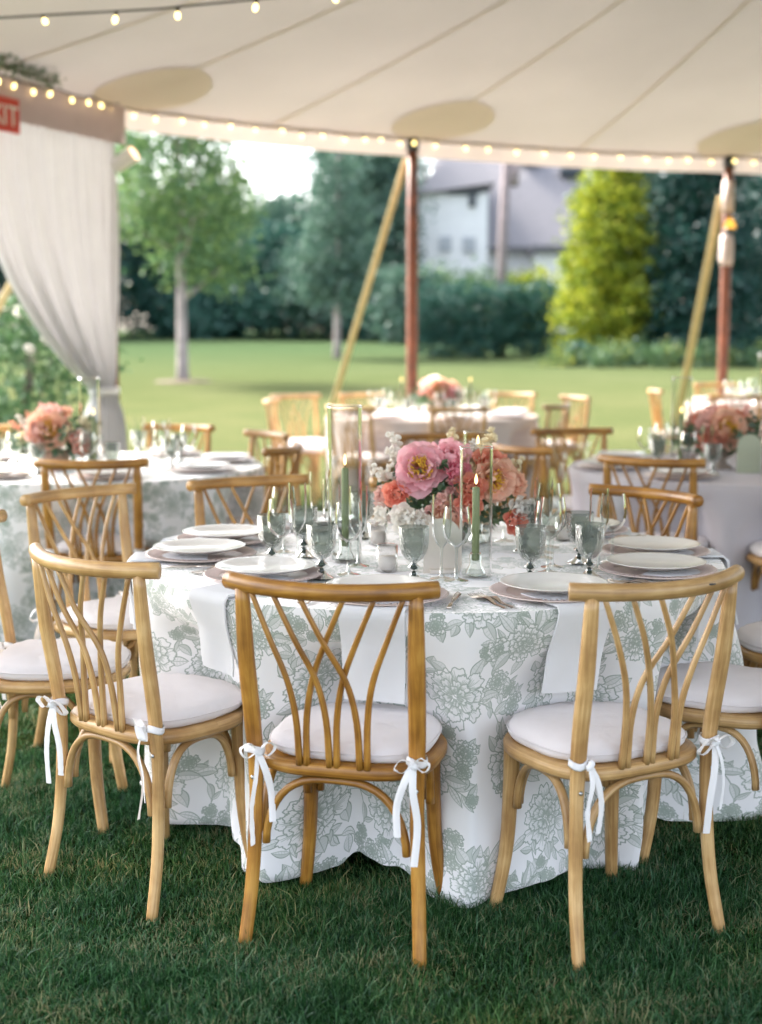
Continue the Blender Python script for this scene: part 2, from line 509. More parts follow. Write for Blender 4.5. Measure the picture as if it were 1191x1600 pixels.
def m_floral(name, white, ink):
    t = NT(name)
    uv = t.n('UVMap')
    im = t.n('TexImage', {0: uv.outputs[0]}, image=img, extension='REPEAT')
    tc = t.n('TexCoord')
    n1 = t.n('TexNoise', {'Vector': tc.outputs['Object'], 'Scale': 3.0, 'Detail': 3.0})
    ink2 = mixc(t, n1.outputs[0], ink, tuple(c * 1.25 for c in ink))
    cc = mixc(t, im.outputs[0], white, ink2)
    n2 = t.n('TexNoise', {'Vector': tc.outputs['Object'], 'Scale': 700.0, 'Detail': 1.0})
    n3 = t.n('TexNoise', {'Vector': tc.outputs['Object'], 'Scale': 6.0, 'Detail': 4.0})
    h = t.n('Math', {0: n3.outputs[0], 1: 6.0, 2: n2.outputs[0]}, operation='MULTIPLY_ADD')
    bp = t.n('Bump', {'Height': h.outputs[0], 'Strength': 0.25, 'Distance': 0.002})
    d = t.n('BsdfDiffuse', {'Color': cc, 'Normal': bp.outputs[0]})
    tr = t.n('BsdfTranslucent', {'Color': cc})
    mx = t.n('MixShader', {0: 0.08, 1: d.outputs[0], 2: tr.outputs[0]})
    sh = t.n('BsdfSheen', {'Color': (0.55, 0.53, 0.53, 1), 'Roughness': 0.5})
    ad = t.n('AddShader', {0: mx.outputs[0], 1: sh.outputs[0]})
    return t.fin(ad.outputs[0])


M_FLORAL = m_floral('floral_cloth', (0.82, 0.80, 0.80), (0.22, 0.27, 0.22))


# ------------------------------------------------------------------ mesh helpers
class MB:
    def __init__(s):
        s.v, s.f, s.uv, s.mi = [], [], [], []

    def add(s, vs, fs, uvs=None, mi=0):
        o = len(s.v)
        s.v += [tuple(p) for p in vs]
        for i, f in enumerate(fs):
            s.f.append(tuple(o + k for k in f))
            s.uv.append(uvs[i] if uvs else [(0, 0)] * len(f))
            s.mi.append(mi)
        return s

    def grid(s, P, cu=False, cv=False, uvf=None, mi=0):
        """P[j][i] points; cu closes i"""
        nj, ni = len(P), len(P[0])
        vs = [p for row in P for p in row]
        fs, us = [], []
        for j in range(nj - 1):
            for i in range(ni if cu else ni - 1):
                i2 = (i + 1) % ni
                fs.append((j * ni + i, j * ni + i2, (j + 1) * ni + i2, (j + 1) * ni + i))
                if uvf:
                    us.append([uvf(i, j), uvf(i + 1, j), uvf(i + 1, j + 1), uvf(i, j + 1)])
        return s.add(vs, fs, us if uvf else None, mi)

    def tube(s, path, ra, rb=None, n=10, ref=(0, 0, 1), cap=True, mi=0):
        path = [Vector(p) for p in path]
        k = len(path)
        if not hasattr(ra, '__len__'):
            ra = [ra] * k
        if rb is None:
            rb = ra
        if not hasattr(rb, '__len__'):
            rb = [rb] * k
        rows, L, acc = [], [], 0
        N = None
        for i, p in enumerate(path):
            t = (path[min(i + 1, k - 1)] - path[max(i - 1, 0)]).normalized()
            if N is None:
                N = Vector(ref) - t * t.dot(Vector(ref))
                if N.length < 1e-4:
                    N = Vector((1, 0, 0)) - t * t.x
                N.normalize()
            else:
                N = (N - t * t.dot(N)).normalized()
            B = t.cross(N)
            if i:
                acc += (p - path[i - 1]).length
            L.append(acc)
            rows.append([p + N * (ra[i] * cos(a)) + B * (rb[i] * sin(a)) for a in [2 * pi * q / n for q in range(n)]])
        s.grid(rows, cu=True, uvf=lambda i, j: (i / n * 0.12, L[j]), mi=mi)
        if cap:
            o = len(s.v)
            s.v += [tuple(path[0]), tuple(path[-1])]
            b0 = o - n * k
            for i in range(n):
                i2 = (i + 1) % n
                s.f.append((b0 + i2, b0 + i, o))
                s.uv.append([(0, 0)] * 3)
                s.mi.append(mi)
                e0 = b0 + n * (k - 1)
                s.f.append((e0 + i, e0 + i2, o + 1))
                s.uv.append([(0, 0)] * 3)
                s.mi.append(mi)
        return s

    def lathe(s, prof, n=24, c=(0, 0, 0), flute=0.0, nf=8, mi=0):
        rows = []
        for (r, z) in prof:
            rows.append([(c[0] + r * (1 + flute * cos(nf * 2 * pi * i / n)) * cos(2 * pi * i / n), c[1] + r * (1 + flute * cos(nf * 2 * pi * i / n)) * sin(2 * pi * i / n), c[2] + z) for i in range(n)])
        return s.grid(rows, cu=True, uvf=lambda i, j: (i / n, j / max(1, len(prof) - 1)), mi=mi)

    def box(s, x0, y0, z0, x1, y1, z1, mi=0):
        vs = [(x, y, z) for z in (z0, z1) for y in (y0, y1) for x in (x0, x1)]
        return s.add(vs, [(0, 2, 3, 1), (4, 5, 7, 6), (0, 1, 5, 4), (2, 6, 7, 3), (0, 4, 6, 2), (1, 3, 7, 5)], None, mi)

    def mesh(s, name, smooth=True):
        me = bpy.data.meshes.new(name)
        me.from_pydata(s.v, [], s.f)
        ul = me.uv_layers.new(name='UVMap')
        ul.data.foreach_set('uv', np.array([c for u in s.uv for q in u for c in q], np.float32))
        if any(s.mi):
            me.polygons.foreach_set('material_index', s.mi)
        if smooth:
            me.polygons.foreach_set('use_smooth', [True] * len(me.polygons))
        me.update()
        return me


def link(name, data, mats=None, parent=None, loc=None):
    o = bpy.data.objects.new(name, data)
    COL.objects.link(o)
    if mats is not None:
        if not isinstance(mats, (list, tuple)):
            mats = [mats]
        if data is not None and len(data.materials) == 0:
            for m in mats:
                data.materials.append(m)
        for i, m in enumerate(mats):
            if data.materials[i] != m:
                o.material_slots[i].link = 'OBJECT'
                o.material_slots[i].material = m
    if parent:
        o.parent = parent
    if loc is not None:
        o.location = loc
    return o


def build(name, mb, mats, parent=None, loc=None, smooth=True):
    return link(name, mb.mesh(name, smooth), mats, parent, loc)


def tag(o, label, cat, group=None, kind=None):
    o['label'] = label
    o['category'] = cat
    if group:
        o['group'] = group
    if kind:
        o['kind'] = kind
    return o


def empty(name, loc=(0, 0, 0), rz=0.0, label=None, cat=None, group=None):
    o = bpy.data.objects.new(name, None)
    COL.objects.link(o)
    o.empty_display_size = 0.1
    o.location = loc
    o.rotation_euler = (0, 0, rz)
    if label:
        tag(o, label, cat, group)
    return o


def copy_tree(o, parent=None):
    c = o.copy()
    COL.objects.link(c)
    if parent:
        c.parent = parent
    for ch in o.children:
        copy_tree(ch, c)
    return c


def dup(o, loc, rz=0, label=None, group=None, scale=None):
    c = copy_tree(o)
    c.location = loc
    c.rotation_euler = (0, 0, rz)
    if label:
        c['label'] = label
    if group:
        c['group'] = group
    if scale:
        c.scale = (scale,) * 3 if not hasattr(scale, '__len__') else scale
    return c


def bez(P, n):
    """Catmull-Rom through points"""
    P = [Vector(p) for p in P]
    Q = [P[0] * 2 - P[1]] + P + [P[-1] * 2 - P[-2]]
    out = []
    for i in range(len(P) - 1):
        a, b, c, d = Q[i:i + 4]
        for k in range(n):
            t = k / n
            out.append(0.5 * ((2 * b) + (c - a) * t + (2 * a - 5 * b + 4 * c - d) * t * t + (3 * b - a - 3 * c + d) * t ** 3))
    out.append(P[-1])
    return out


def zg(x, y):
    s = max(0.0, y - 10.0)
    z = 0.036 * s * s / (s + 4.0)
    return z if z < 1.5 else 1.5 + (z - 1.5) * 0.25 if z < 4 else 2.125


# ------------------------------------------------------------------ ground
def make_ground():
    mb = MB()
    ys = list(np.linspace(-30, 8, 20)) + list(np.linspace(9, 62, 60)) + [70, 85, 110, 150, 220, 320, 450]
    xs = [-400, -250, -150, -90, -60] + list(np.linspace(-45, 45, 46)) + [60, 90, 150, 250, 400]
    P = [[(x, y, zg(x, y) + 0.05 * mnoise.noise((x * 0.12, y * 0.12, 0)) * (1 if y > 14 else max(0, (y - 10) / 4))) for x in xs] for y in ys]
    mb.grid(P)
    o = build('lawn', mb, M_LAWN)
    o['kind'] = 'structure'


make_ground()


def make_grass():
    bands = [(2.2, 3.4, 42000, 1.0), (3.4, 4.6, 27000, 1.05), (4.6, 7.0, 5500, 1.2), (7.0, 12.5, 2600, 1.6)]
    V, F = [], []
    off = 0
    for (y0, y1, dens, wsc) in bands:
        hw = 0.30 * y1 + 0.45
        n = int(dens * (y1 - y0) * 2 * hw)
        x = nr.uniform(-hw, hw, n)
        y = nr.uniform(y0, y1, n)
        z = np.array([zg(0, b) for b in np.linspace(y0, y1, 64)])
        z = np.interp(y, np.linspace(y0, y1, 64), z)
        cl = np.array([mnoise.noise((a * 3.1, b * 3.1, 3.3)) for a, b in zip(x[::8], y[::8])])
        cl = np.repeat(cl, 8)[:n] if len(cl) * 8 >= n else np.resize(np.repeat(cl, 8), n)
        cx = np.repeat(x[::8], 8)[:n]
        cyy = np.repeat(y[::8], 8)[:n]
        x = cx + nr.normal(0, 0.018 * wsc, n)      # little tufts
        y = cyy + nr.normal(0, 0.018 * wsc, n)
        h = (0.020 + 0.020 * nr.rand(n) + 0.022 * cl) * np.where(nr.rand(n) < 0.05, 1.6, 1.0)
        w = (0.0009 + 0.0008 * nr.rand(n)) * wsc
        a = nr.uniform(0, 2 * pi, n)
        lean_dir = nr.uniform(0, 2 * pi, n)
        lean = np.abs(nr.normal(0.6, 0.5, n))
        dx, dy = np.cos(a), np.sin(a)
        lx, ly = np.cos(lean_dir) * lean * h, np.sin(lean_dir) * lean * h
        zb = z - 0.004
        v = np.empty((n, 5, 3), np.float32)
        for k, (hh, ww, q) in enumerate([(0, 1, 0), (0, -1, 0), (0.55, 0.8, 0.35), (0.55, -0.8, 0.35), (1.0, 0, 1.0)]):
            v[:, k, 0] = x + dx * w * ww + lx * q
            v[:, k, 1] = y + dy * w * ww + ly * q
            v[:, k, 2] = zb + h * hh * (1 - 0.25 * lean * q)
        V.append(v.reshape(-1, 3))
        base = off + np.arange(n)[:, None] * 5
        f = np.stack([base + [0, 1, 3], base + [0, 3, 2], base + [2, 3, 4]], 1).reshape(-1, 3)
        F.append(f)
        off += n * 5
    V = np.concatenate(V)
    F = np.concatenate(F)
    me = bpy.data.meshes.new('grass')
    me.vertices.add(len(V))
    me.vertices.foreach_set('co', V.ravel())
    me.loops.add(F.size)
    me.loops.foreach_set('vertex_index', F.ravel().astype(np.int32))
    me.polygons.add(len(F))
    me.polygons.foreach_set('loop_start', np.arange(0, F.size, 3, dtype=np.int32))
    me.update()
    o = link('grass', me, M_GRASS)
    tag(o, 'short green lawn grass under and around the dining tables', 'grass', kind='stuff')


make_grass()

# ------------------------------------------------------------------ tent
ZE = 3.288
MAST = Vector((3.92, 7.5, 5.22))
RING = [(-3.46, 8.57), (-2.222, 11.35), (0.298, 13.2), (3.602, 14.475), (7.1, 15.2), (10.4, 13.2), (11.6, 9.0), (10.6, 4.0), (8.0, 1.6), (4.5, 0.3), (1.0, 0.1), (-2.0, 1.0), (-3.9, 3.2), (-4.15, 5.9)]
NS = 10


def eave(k, f):
    a, b = Vector(RING[k % 14]), Vector(RING[(k + 1) % 14])
    p = a.lerp(b, f)
    return Vector((p.x, p.y, ZE - 0.025 * sin(pi * f)))


def roof(e, t):
    """point on the canopy: e on the eave, t from 0 (eave) to 1 (mast)"""
    p = e.lerp(MAST, t)
    p.z = e.z + (MAST.z - e.z) * (0.72 * t + 0.28 * t * t)
    return p


def roof_z(x, y):
    d = Vector((x - MAST.x, y - MAST.y))
    for k in range(14):
        for i in range(NS):
            a, b = eave(k, i / NS), eave(k, (i + 1) / NS)
            ax, ay, bx, by = a.x - MAST.x, a.y - MAST.y, b.x - MAST.x, b.y - MAST.y
            den = d.x * (by - ay) - d.y * (bx - ax)
            if abs(den) < 1e-9:
                continue
            s_ = (ax * (by - ay) - ay * (bx - ax)) / den
            u = (ax * d.y - ay * d.x) / den
            if s_ > 0 and -1e-6 <= u <= 1 + 1e-6:
                return roof(a.lerp(b, u), 1 - 1 / s_).z
    return ZE


def make_tent():
    root = empty('sailcloth_tent', (3.9, 7.5, 0), 0, 'cream sailcloth tent roof stretched over all the dining tables', 'tent')
    off = Vector(root.location)
    mb = MB()
    es = [eave(k, i / NS) for k in range(14) for i in range(NS)]
    rows = [[roof(e, t) - off for e in es] for t in np.linspace(0, 1, 15)]
    mb.grid(rows, cu=True)
    build('canopy', mb, M_CANVAS, root)
    mv = MB()
    c2 = Vector((3.9, 7.5, 0))
    rows = []
    for j in range(4):
        q = j / 3
        row = []
        for i, e in enumerate(es):
            o = (Vector((e.x, e.y, 0)) - c2).normalized()
            p = e + o * (0.012 + 0.01 * sin(i * 1.9) * q) - Vector((0, 0, 0.17 * q + 0.004))
            row.append(p - off)
        rows.append(row)
    mv.grid(rows, cu=True)
    build('valance', mv, M_VALANCE, root)
    rope = MB()
    pth = [e - off - Vector((0, 0, 0.012)) for e in es] + [es[0] - off - Vector((0, 0, 0.012))]
    rope.tube(pth, 0.016, n=6, cap=False)
    build('edge_rope', rope, M_CANVAS2, root)
    for k in range(14):
        for f in (0, 0.5):
            e = eave(k, f)
            t2 = (eave(k, f + 0.01) - e)
            t2.z = 0
            t2 = t2.normalized() * 0.026
            ms = MB()
            P = []
            for t in np.linspace(0.005, 0.97, 22):
                p = roof(e, t) - Vector((0, 0, 0.006)) - off
                w = t2 * (1 - 0.6 * t)
                P.append([p - w, p + w])
            ms.grid(P)
            build('seam', ms, M_SEAM, root)
    for k in range(6):
        e = eave(k, 0)
        d = (Vector((MAST.x, MAST.y, 0)) - Vector((e.x, e.y, 0))).normalized()
        s_ = Vector((-d.y, d.x, 0))
        cen = e + d * 0.50
        ms = MB()
        P = []
        full = (MAST - e)
        LL = Vector((full.x, full.y)).length
        for rr in np.linspace(0, 0.47, 7):
            row = []
            for i in range(36):
                a = 2 * pi * i / 36
                q = cen + d * (rr * cos(a) * 1.0) + s_ * (rr * sin(a))
                z = roof_z(q.x, q.y) - 0.014
                row.append(Vector((q.x, q.y, z)) - off)
            P.append(row)
        ms.grid(P, cu=True)
        build('patch', ms, M_CANVAS2, root)
    ms = MB()
    ms.tube([Vector((MAST.x, MAST.y, 0)) - off, Vector((MAST.x, MAST.y, MAST.z + 0.3)) - off], 0.07, n=16)
    build('mast', ms, M_POLE, root)


make_tent()

pole_lab = {1: 'brown wooden tent pole hidden behind the tied curtain', 2: 'slim brown tent pole standing behind the far round table', 3: 'brown tent pole with pale clamp and amber lamp'}
for k, lab in pole_lab.items():
    x, y = RING[k]
    z0 = zg(x, y)
    mb = MB()
    mb.tube([(0, 0, 0), (0, 0, 0.5), (0, 0, 2.4), (0, 0, ZE - z0 + 0.02)], [0.052, 0.055, 0.052, 0.046], n=16)
    r = empty('tent_pole', (x, y, z0), 0, lab or 'brown tent pole holding up the canopy edge beside the tables', 'tent pole', None if lab else 'tent poles at the canopy edge')
    build('shaft', mb, M_POLE, r)
    m2 = MB()
    m2.tube([(0, 0, ZE - z0 - 0.12), (0, 0, ZE - z0 - 0.02)], 0.06, n=16)
    build('collar', m2, M_DARK, r)
    if k == 3:
        m3 = MB()
        m3.tube([(0, 0, 2.08), (0, 0, 2.16), (0, 0, 2.34), (0, 0, 2.40)], [0.062, 0.075, 0.07, 0.06], n=14)
        build('clamp', m3, M_TAPE, r)
        m3 = MB()
        m3.tube([(0, 0, 2.62), (0, 0, 2.94)], 0.063, n=14)
        build('tape_wrap', m3, M_TAPE, r)
    if k == 2:
        m3 = MB()
        m3.tube([(0, 0, 0.3), (0, 0, 0.62)], 0.06, n=14)
        build('sleeve', m3, M_TAPE, r)


def strap(name, a, b, lab, w=0.034):
    mb = MB()
    a, b = Vector(a), Vector(b)
    mb.tube([a.lerp(b, i / 8) for i in range(9)], w, 0.008, n=8, ref=(1, 0, 0))
    r = empty(name, b, 0, lab, 'guy strap')
    me = mb.mesh('webbing')
    me.transform(Matrix.Translation(-b))
    link('webbing', me, M_STRAP, r)
    st = MB()
    st.tube([(0, 0, 0.22), (0, 0, -0.1)], 0.02, n=8)
    build('stake', st, M_DARK, r)


strap('guy_strap', (0.24, 13.27, 3.10), (-0.72, 15.6, zg(0, 15.6)), 'tan webbing strap slanting from the middle tent pole to the lawn')
strap('guy_strap', (3.55, 14.55, 2.88), (3.62, 16.9, zg(0, 16.9)), 'tan webbing strap slanting beside the pole with amber lamp', 0.045)
strap('guy_strap', (-2.3, 11.45, 3.2), (-4.6, 13.2, zg(0, 13.2)), 'tan webbing strap emerging behind the curtain edge')


# curtain tied to the corner pole
def make_curtain():
    P1 = Vector((RING[1][0], RING[1][1], 0))
    P0 = Vector((RING[0][0], RING[0][1], 0))
    d = (P0 - P1).normalized()
    nrm = Vector((d.y, -d.x, 0))
    if nrm.x < 0:
        nrm = -nrm                     # towards the inside
    base = P1 + nrm * 0.02
    root = empty('curtain', (P1.x, P1.y, zg(P1.x, P1.y)), 0, 'white voile tent curtain gathered and tied to the corner pole', 'curtain')
    off = Vector(root.location)
    zt, ztie = 3.12, 0.99
    mb = MB()
    NI, NJ = 150, 44
    rows = []
    for j in range(NJ):
        v = j / (NJ - 1)
        z = zt + (0.02 - zt) * v
        row = []
        for i in range(NI):
            u = i / (NI - 1)
            s0 = 0.04 + 1.72 * u
            vt = (zt - z) / (zt - ztie)
            if vt <= 1:
                w = vt ** 2.7
                st = 0.12 + 0.24 * u
                s = s0 * (1 - w) + st * w
                amp = 0.035 + 0.012 * w
            else:
                q = (vt - 1) / ((zt - 0.02) / (zt - ztie) - 1)
                g = 1 - math.exp(-5 * q)
                s = 0.12 + 0.24 * u + (u - 0.45) * 0.26 * g
                amp = 0.047 + 0.02 * g
            ph = u * 2 * pi * 15 + 1.2 * sin(u * 9) + 0.4 * sin(vt * 3 + u * 20)
            dep = amp * sin(ph) + 0.02 * sin(u * 31 + vt * 4)
            dep *= min(1.0, 0.35 + vt * 2.0)
            if 0.95 < vt < 1.05:
                dep *= 0.75
            p = base + d * s + nrm * (0.07 + dep)
            row.append(Vector((p.x, p.y, z)) - off)
        rows.append(row)
    mb.grid(rows)
    build('drape', mb, M_CURTAIN, root)
    hd = MB()
    rows = []
    for j in range(6):
        q = j / 5
        row = []
        for i in range(70):
            u = i / 69
            p = base + d * (-0.02 + 3.0 * u) + nrm * (0.15 + 0.008 * sin(u * 60) * q)
            row.append(Vector((p.x, p.y, ZE - 0.03 - 0.30 * q)) - off)
        rows.append(row)
    hd.grid(rows)
    build('header', hd, M_HEADER, root)
    tb = MB()
    loop = []
    for i in range(25):
        a = 2 * pi * i / 24
        p = base + d * (0.24 + 0.16 * cos(a)) + nrm * (0.07 + 0.085 * sin(a))
        loop.append(Vector((p.x, p.y, ztie)) - off)
    tb.tube(loop, 0.03, 0.008, n=8, cap=False)
    build('tie_back', tb, M_RIBBON, root)
    # exit sign on the header
    sg = base + d * 1.60 + nrm * 0.20
    r2 = empty('exit_sign', (sg.x, sg.y, 2.86), math.atan2(-d.y, -d.x), 'red emergency exit sign hung on the curtain header', 'exit sign')
    b = MB()
    b.box(-0.22, -0.012, 0.0, 0.22, 0.012, 0.235)
    build('sign_board', b, M_RED, r2, smooth=False)
    fc = bpy.data.curves.new('lettering', 'FONT')
    fc.body = 'EXIT'
    fc.size = 0.2
    fc.align_x = 'CENTER'
    fc.extrude = 0.002
    tmp = bpy.data.objects.new('lettering_curve', fc)
    fm = bpy.data.meshes.new_from_object(tmp)
    bpy.data.objects.remove(tmp)
    fm.materials.clear()
    fo = link('lettering', fm, M_WHITEP, r2, (0, -0.015, 0.045))
    fo.rotation_euler = (pi / 2, 0, 0)
    # eucalyptus garland near the eave
    g = MB()
    gc = P1 + d * 1.30 + nrm * 0.33
    for i in range(260):
        a = rng.uniform(-0.22, 0.5)
        p = gc + d * a + nrm * rng.gauss(0, 0.05) + Vector((0, 0, ZE - 0.015 + rng.gauss(0, 0.035) + 0.05 * a))
        leaf_quad(g, p - gc, rng, 0.045, 0.03)
    gr = empty('eucalyptus_garland', gc, 0, 'grey green eucalyptus garland tucked under the canopy edge', 'garland')
    lv = build('leaves', g, L_SAGE, gr)
    lv['kind'] = 'stuff'
    sm = MB()
    sm.tube([d * -0.22 + Vector((0, 0, ZE - 0.02)), d * 0.1 + Vector((0, 0, ZE - 0.03)), d * 0.5 + Vector((0, 0, ZE))], 0.008, n=6)
    build('stem', sm, M_BARK_D, gr)
    # spot lamp on the pole
    sp = empty('spotlight', (-2.06, 11.25, 2.84), 0, 'small white spotlight clamped beside the curtain top', 'spotlight')
    sp.scale = (0.8,) * 3
    c = MB()
    ax = Vector((0.75, -0.25, 0.45)).normalized()
    c.tube([-ax * 0.13, -ax * 0.12, ax * 0.10, ax * 0.12], [0.05, 0.075, 0.085, 0.088], n=20)
    build('housing', c, M_WHITEP, sp)
    c = MB()
    c.tube([ax * 0.121, ax * 0.126], [0.075, 0.07], n=20)
    build('lens', c, M_WARM, sp)
    c = MB()
    c.tube([(-0.13, 0.02, 0), (-0.05, 0, 0)], 0.02, n=8)
    build('bracket', c, M_DARK, sp)
    sp = empty('amber_lamp', (3.575, 14.40, 2.55), 0, 'small amber lamp clamped high on the tent pole', 'lamp')
    sp.scale = (0.75,) * 3
    c = MB()
    c.tube([(0.03, -0.06, -0.10), (0.03, -0.06, -0.02)], [0.06, 0.085], n=16)
    build('housing', c, M_DARK, sp)
    c = MB()
    c.tube([(0.03, -0.06, -0.018), (0.03, -0.06, 0.03), (0.03, -0.06, 0.10), (0.03, -0.06, 0.13)], [0.082, 0.08, 0.045, 0.01], n=16)
    build('lens', c, M_AMBER, sp)


def leaf_quad(mb, p, r, L, W, d=None, mi=0):
    """small folded leaf: 2 quads"""
    p = Vector(p)
    if d is None:
        d = Vector((r.gauss(0, 1), r.gauss(0, 1), r.gauss(0, 1)))
    d = Vector(d).normalized()
    s = d.cross(Vector((r.gauss(0, 1), r.gauss(0, 1), r.gauss(0, 1))))
    if s.length < 1e-3:
        s = d.orthogonal()
    s.normalize()
    n = d.cross(s)
    m = p + d * L * 0.5
    mb.add([p, m + s * W * 0.5 + n * W * 0.15, p + d * L, m - s * W * 0.5 + n * W * 0.15, m - n * 0.0], [(0, 1, 4), (1, 2, 4), (2, 3, 4), (3, 0, 4)], None, mi)


make_curtain()


# string lights
def string_lights(pts, step, lab, sag=0.0, drop=0.05):
    root = empty('string_lights', pts[0], 0, lab, 'string lights')
    off = Vector(pts[0])
    P = [Vector(p) - off for p in pts]
    cb = MB()
    path = []
    for a, b in zip(P[:-1], P[1:]):
        for i in range(16):
            q = a.lerp(b, i / 16)
            q.z -= sag * sin(pi * i / 16)
            path.append(q)
    path.append(P[-1])
    cb.tube(path, 0.006, n=5)
    build('cable', cb, M_CABLE, root)
    bm = MB()
    bm.lathe([(0.0, 0.0), (0.013, 0.0), (0.014, -0.03), (0.0, -0.03)], 8, mi=0)
    bm.lathe([(0.006, -0.03), (0.014, -0.042), (0.019, -0.058), (0.017, -0.074), (0.008, -0.086), (0.0, -0.088)], 10, mi=1)
    me = bm.mesh('bulb')
    me.materials.append(M_CABLE)
    me.materials.append(M_BULB)
    acc, nxt = 0.0, step * 0.5
    for a, b in zip(path[:-1], path[1:]):
        l = (b - a).length
        while nxt <= acc + l:
            p = a.lerp(b, (nxt - acc) / l)
            o = link('bulb', me, None, root, p)
            o.rotation_euler = (rng.gauss(0, 0.3), rng.gauss(0, 0.3), 0)
            o.scale = (0.74,) * 3
            nxt += step * rng.uniform(0.82, 1.2)
        acc += l


def inset(k, f, d=0.05, dz=-0.02):
    e = eave(k, f)
    c = (Vector((MAST.x, MAST.y, 0)) - Vector((e.x, e.y, 0))).normalized()
    return e + c * d + Vector((0, 0, dz))


string_lights([inset(0, f, 0.22, -0.02) for f in (0.3, 0.5, 0.7, 0.85)] + [inset(1, 0.0, 0.14, -0.01)], 0.21, 'warm string lights looped over the curtain corner', 0.02)
string_lights([inset(1, f, 0.06, -0.015) for f in np.linspace(0.03, 1, 7)], 0.215, 'warm string lights along the canopy edge between curtain and middle pole', 0.02)
string_lights([inset(2, f, 0.06, -0.015) for f in np.linspace(0.02, 1, 7)] + [inset(3, 0.3, 0.06)], 0.27, 'warm string lights along the canopy edge between the two brown poles', 0.02)
string_lights([(-2.75, 7.5, 3.075), (-2.017, 7.5, 3.10), (-1.18, 7.5, 3.145), (-0.441, 7.5, 3.215), (0.6, 7.5, 3.34), (1.8, 7.5, 3.6)], 0.37, 'warm string lights hung high across the ceiling')


# ------------------------------------------------------------------ chair
def superell(a, b, n, N, cx=0, cy=0):
    out = []
    for i in range(N):
        t = 2 * pi * i / N
        c, s = cos(t), sin(t)
        out.append((cx + a * math.copysign(abs(c) ** (2 / n), c), cy + b * math.copysign(abs(s) ** (2 / n), s)))
    return out


def seat_outline(a, b, N=48):
    pts = []
    for i in range(N):
        t = 2 * pi * i / N
        c, s = cos(t), sin(t)
        n = 3.3 if s < 0 else 2.3
        pts.append((a * math.copysign(abs(c) ** (2 / n), c), b * math.copysign(abs(s) ** (2 / n), s) - 0.005))
    return pts


RAIL_W, RAIL_Z = 0.246, 0.868


def rail_y(x):
    return -0.215 - 0.078 * (1 - (x / RAIL_W) ** 2)


CH = {}


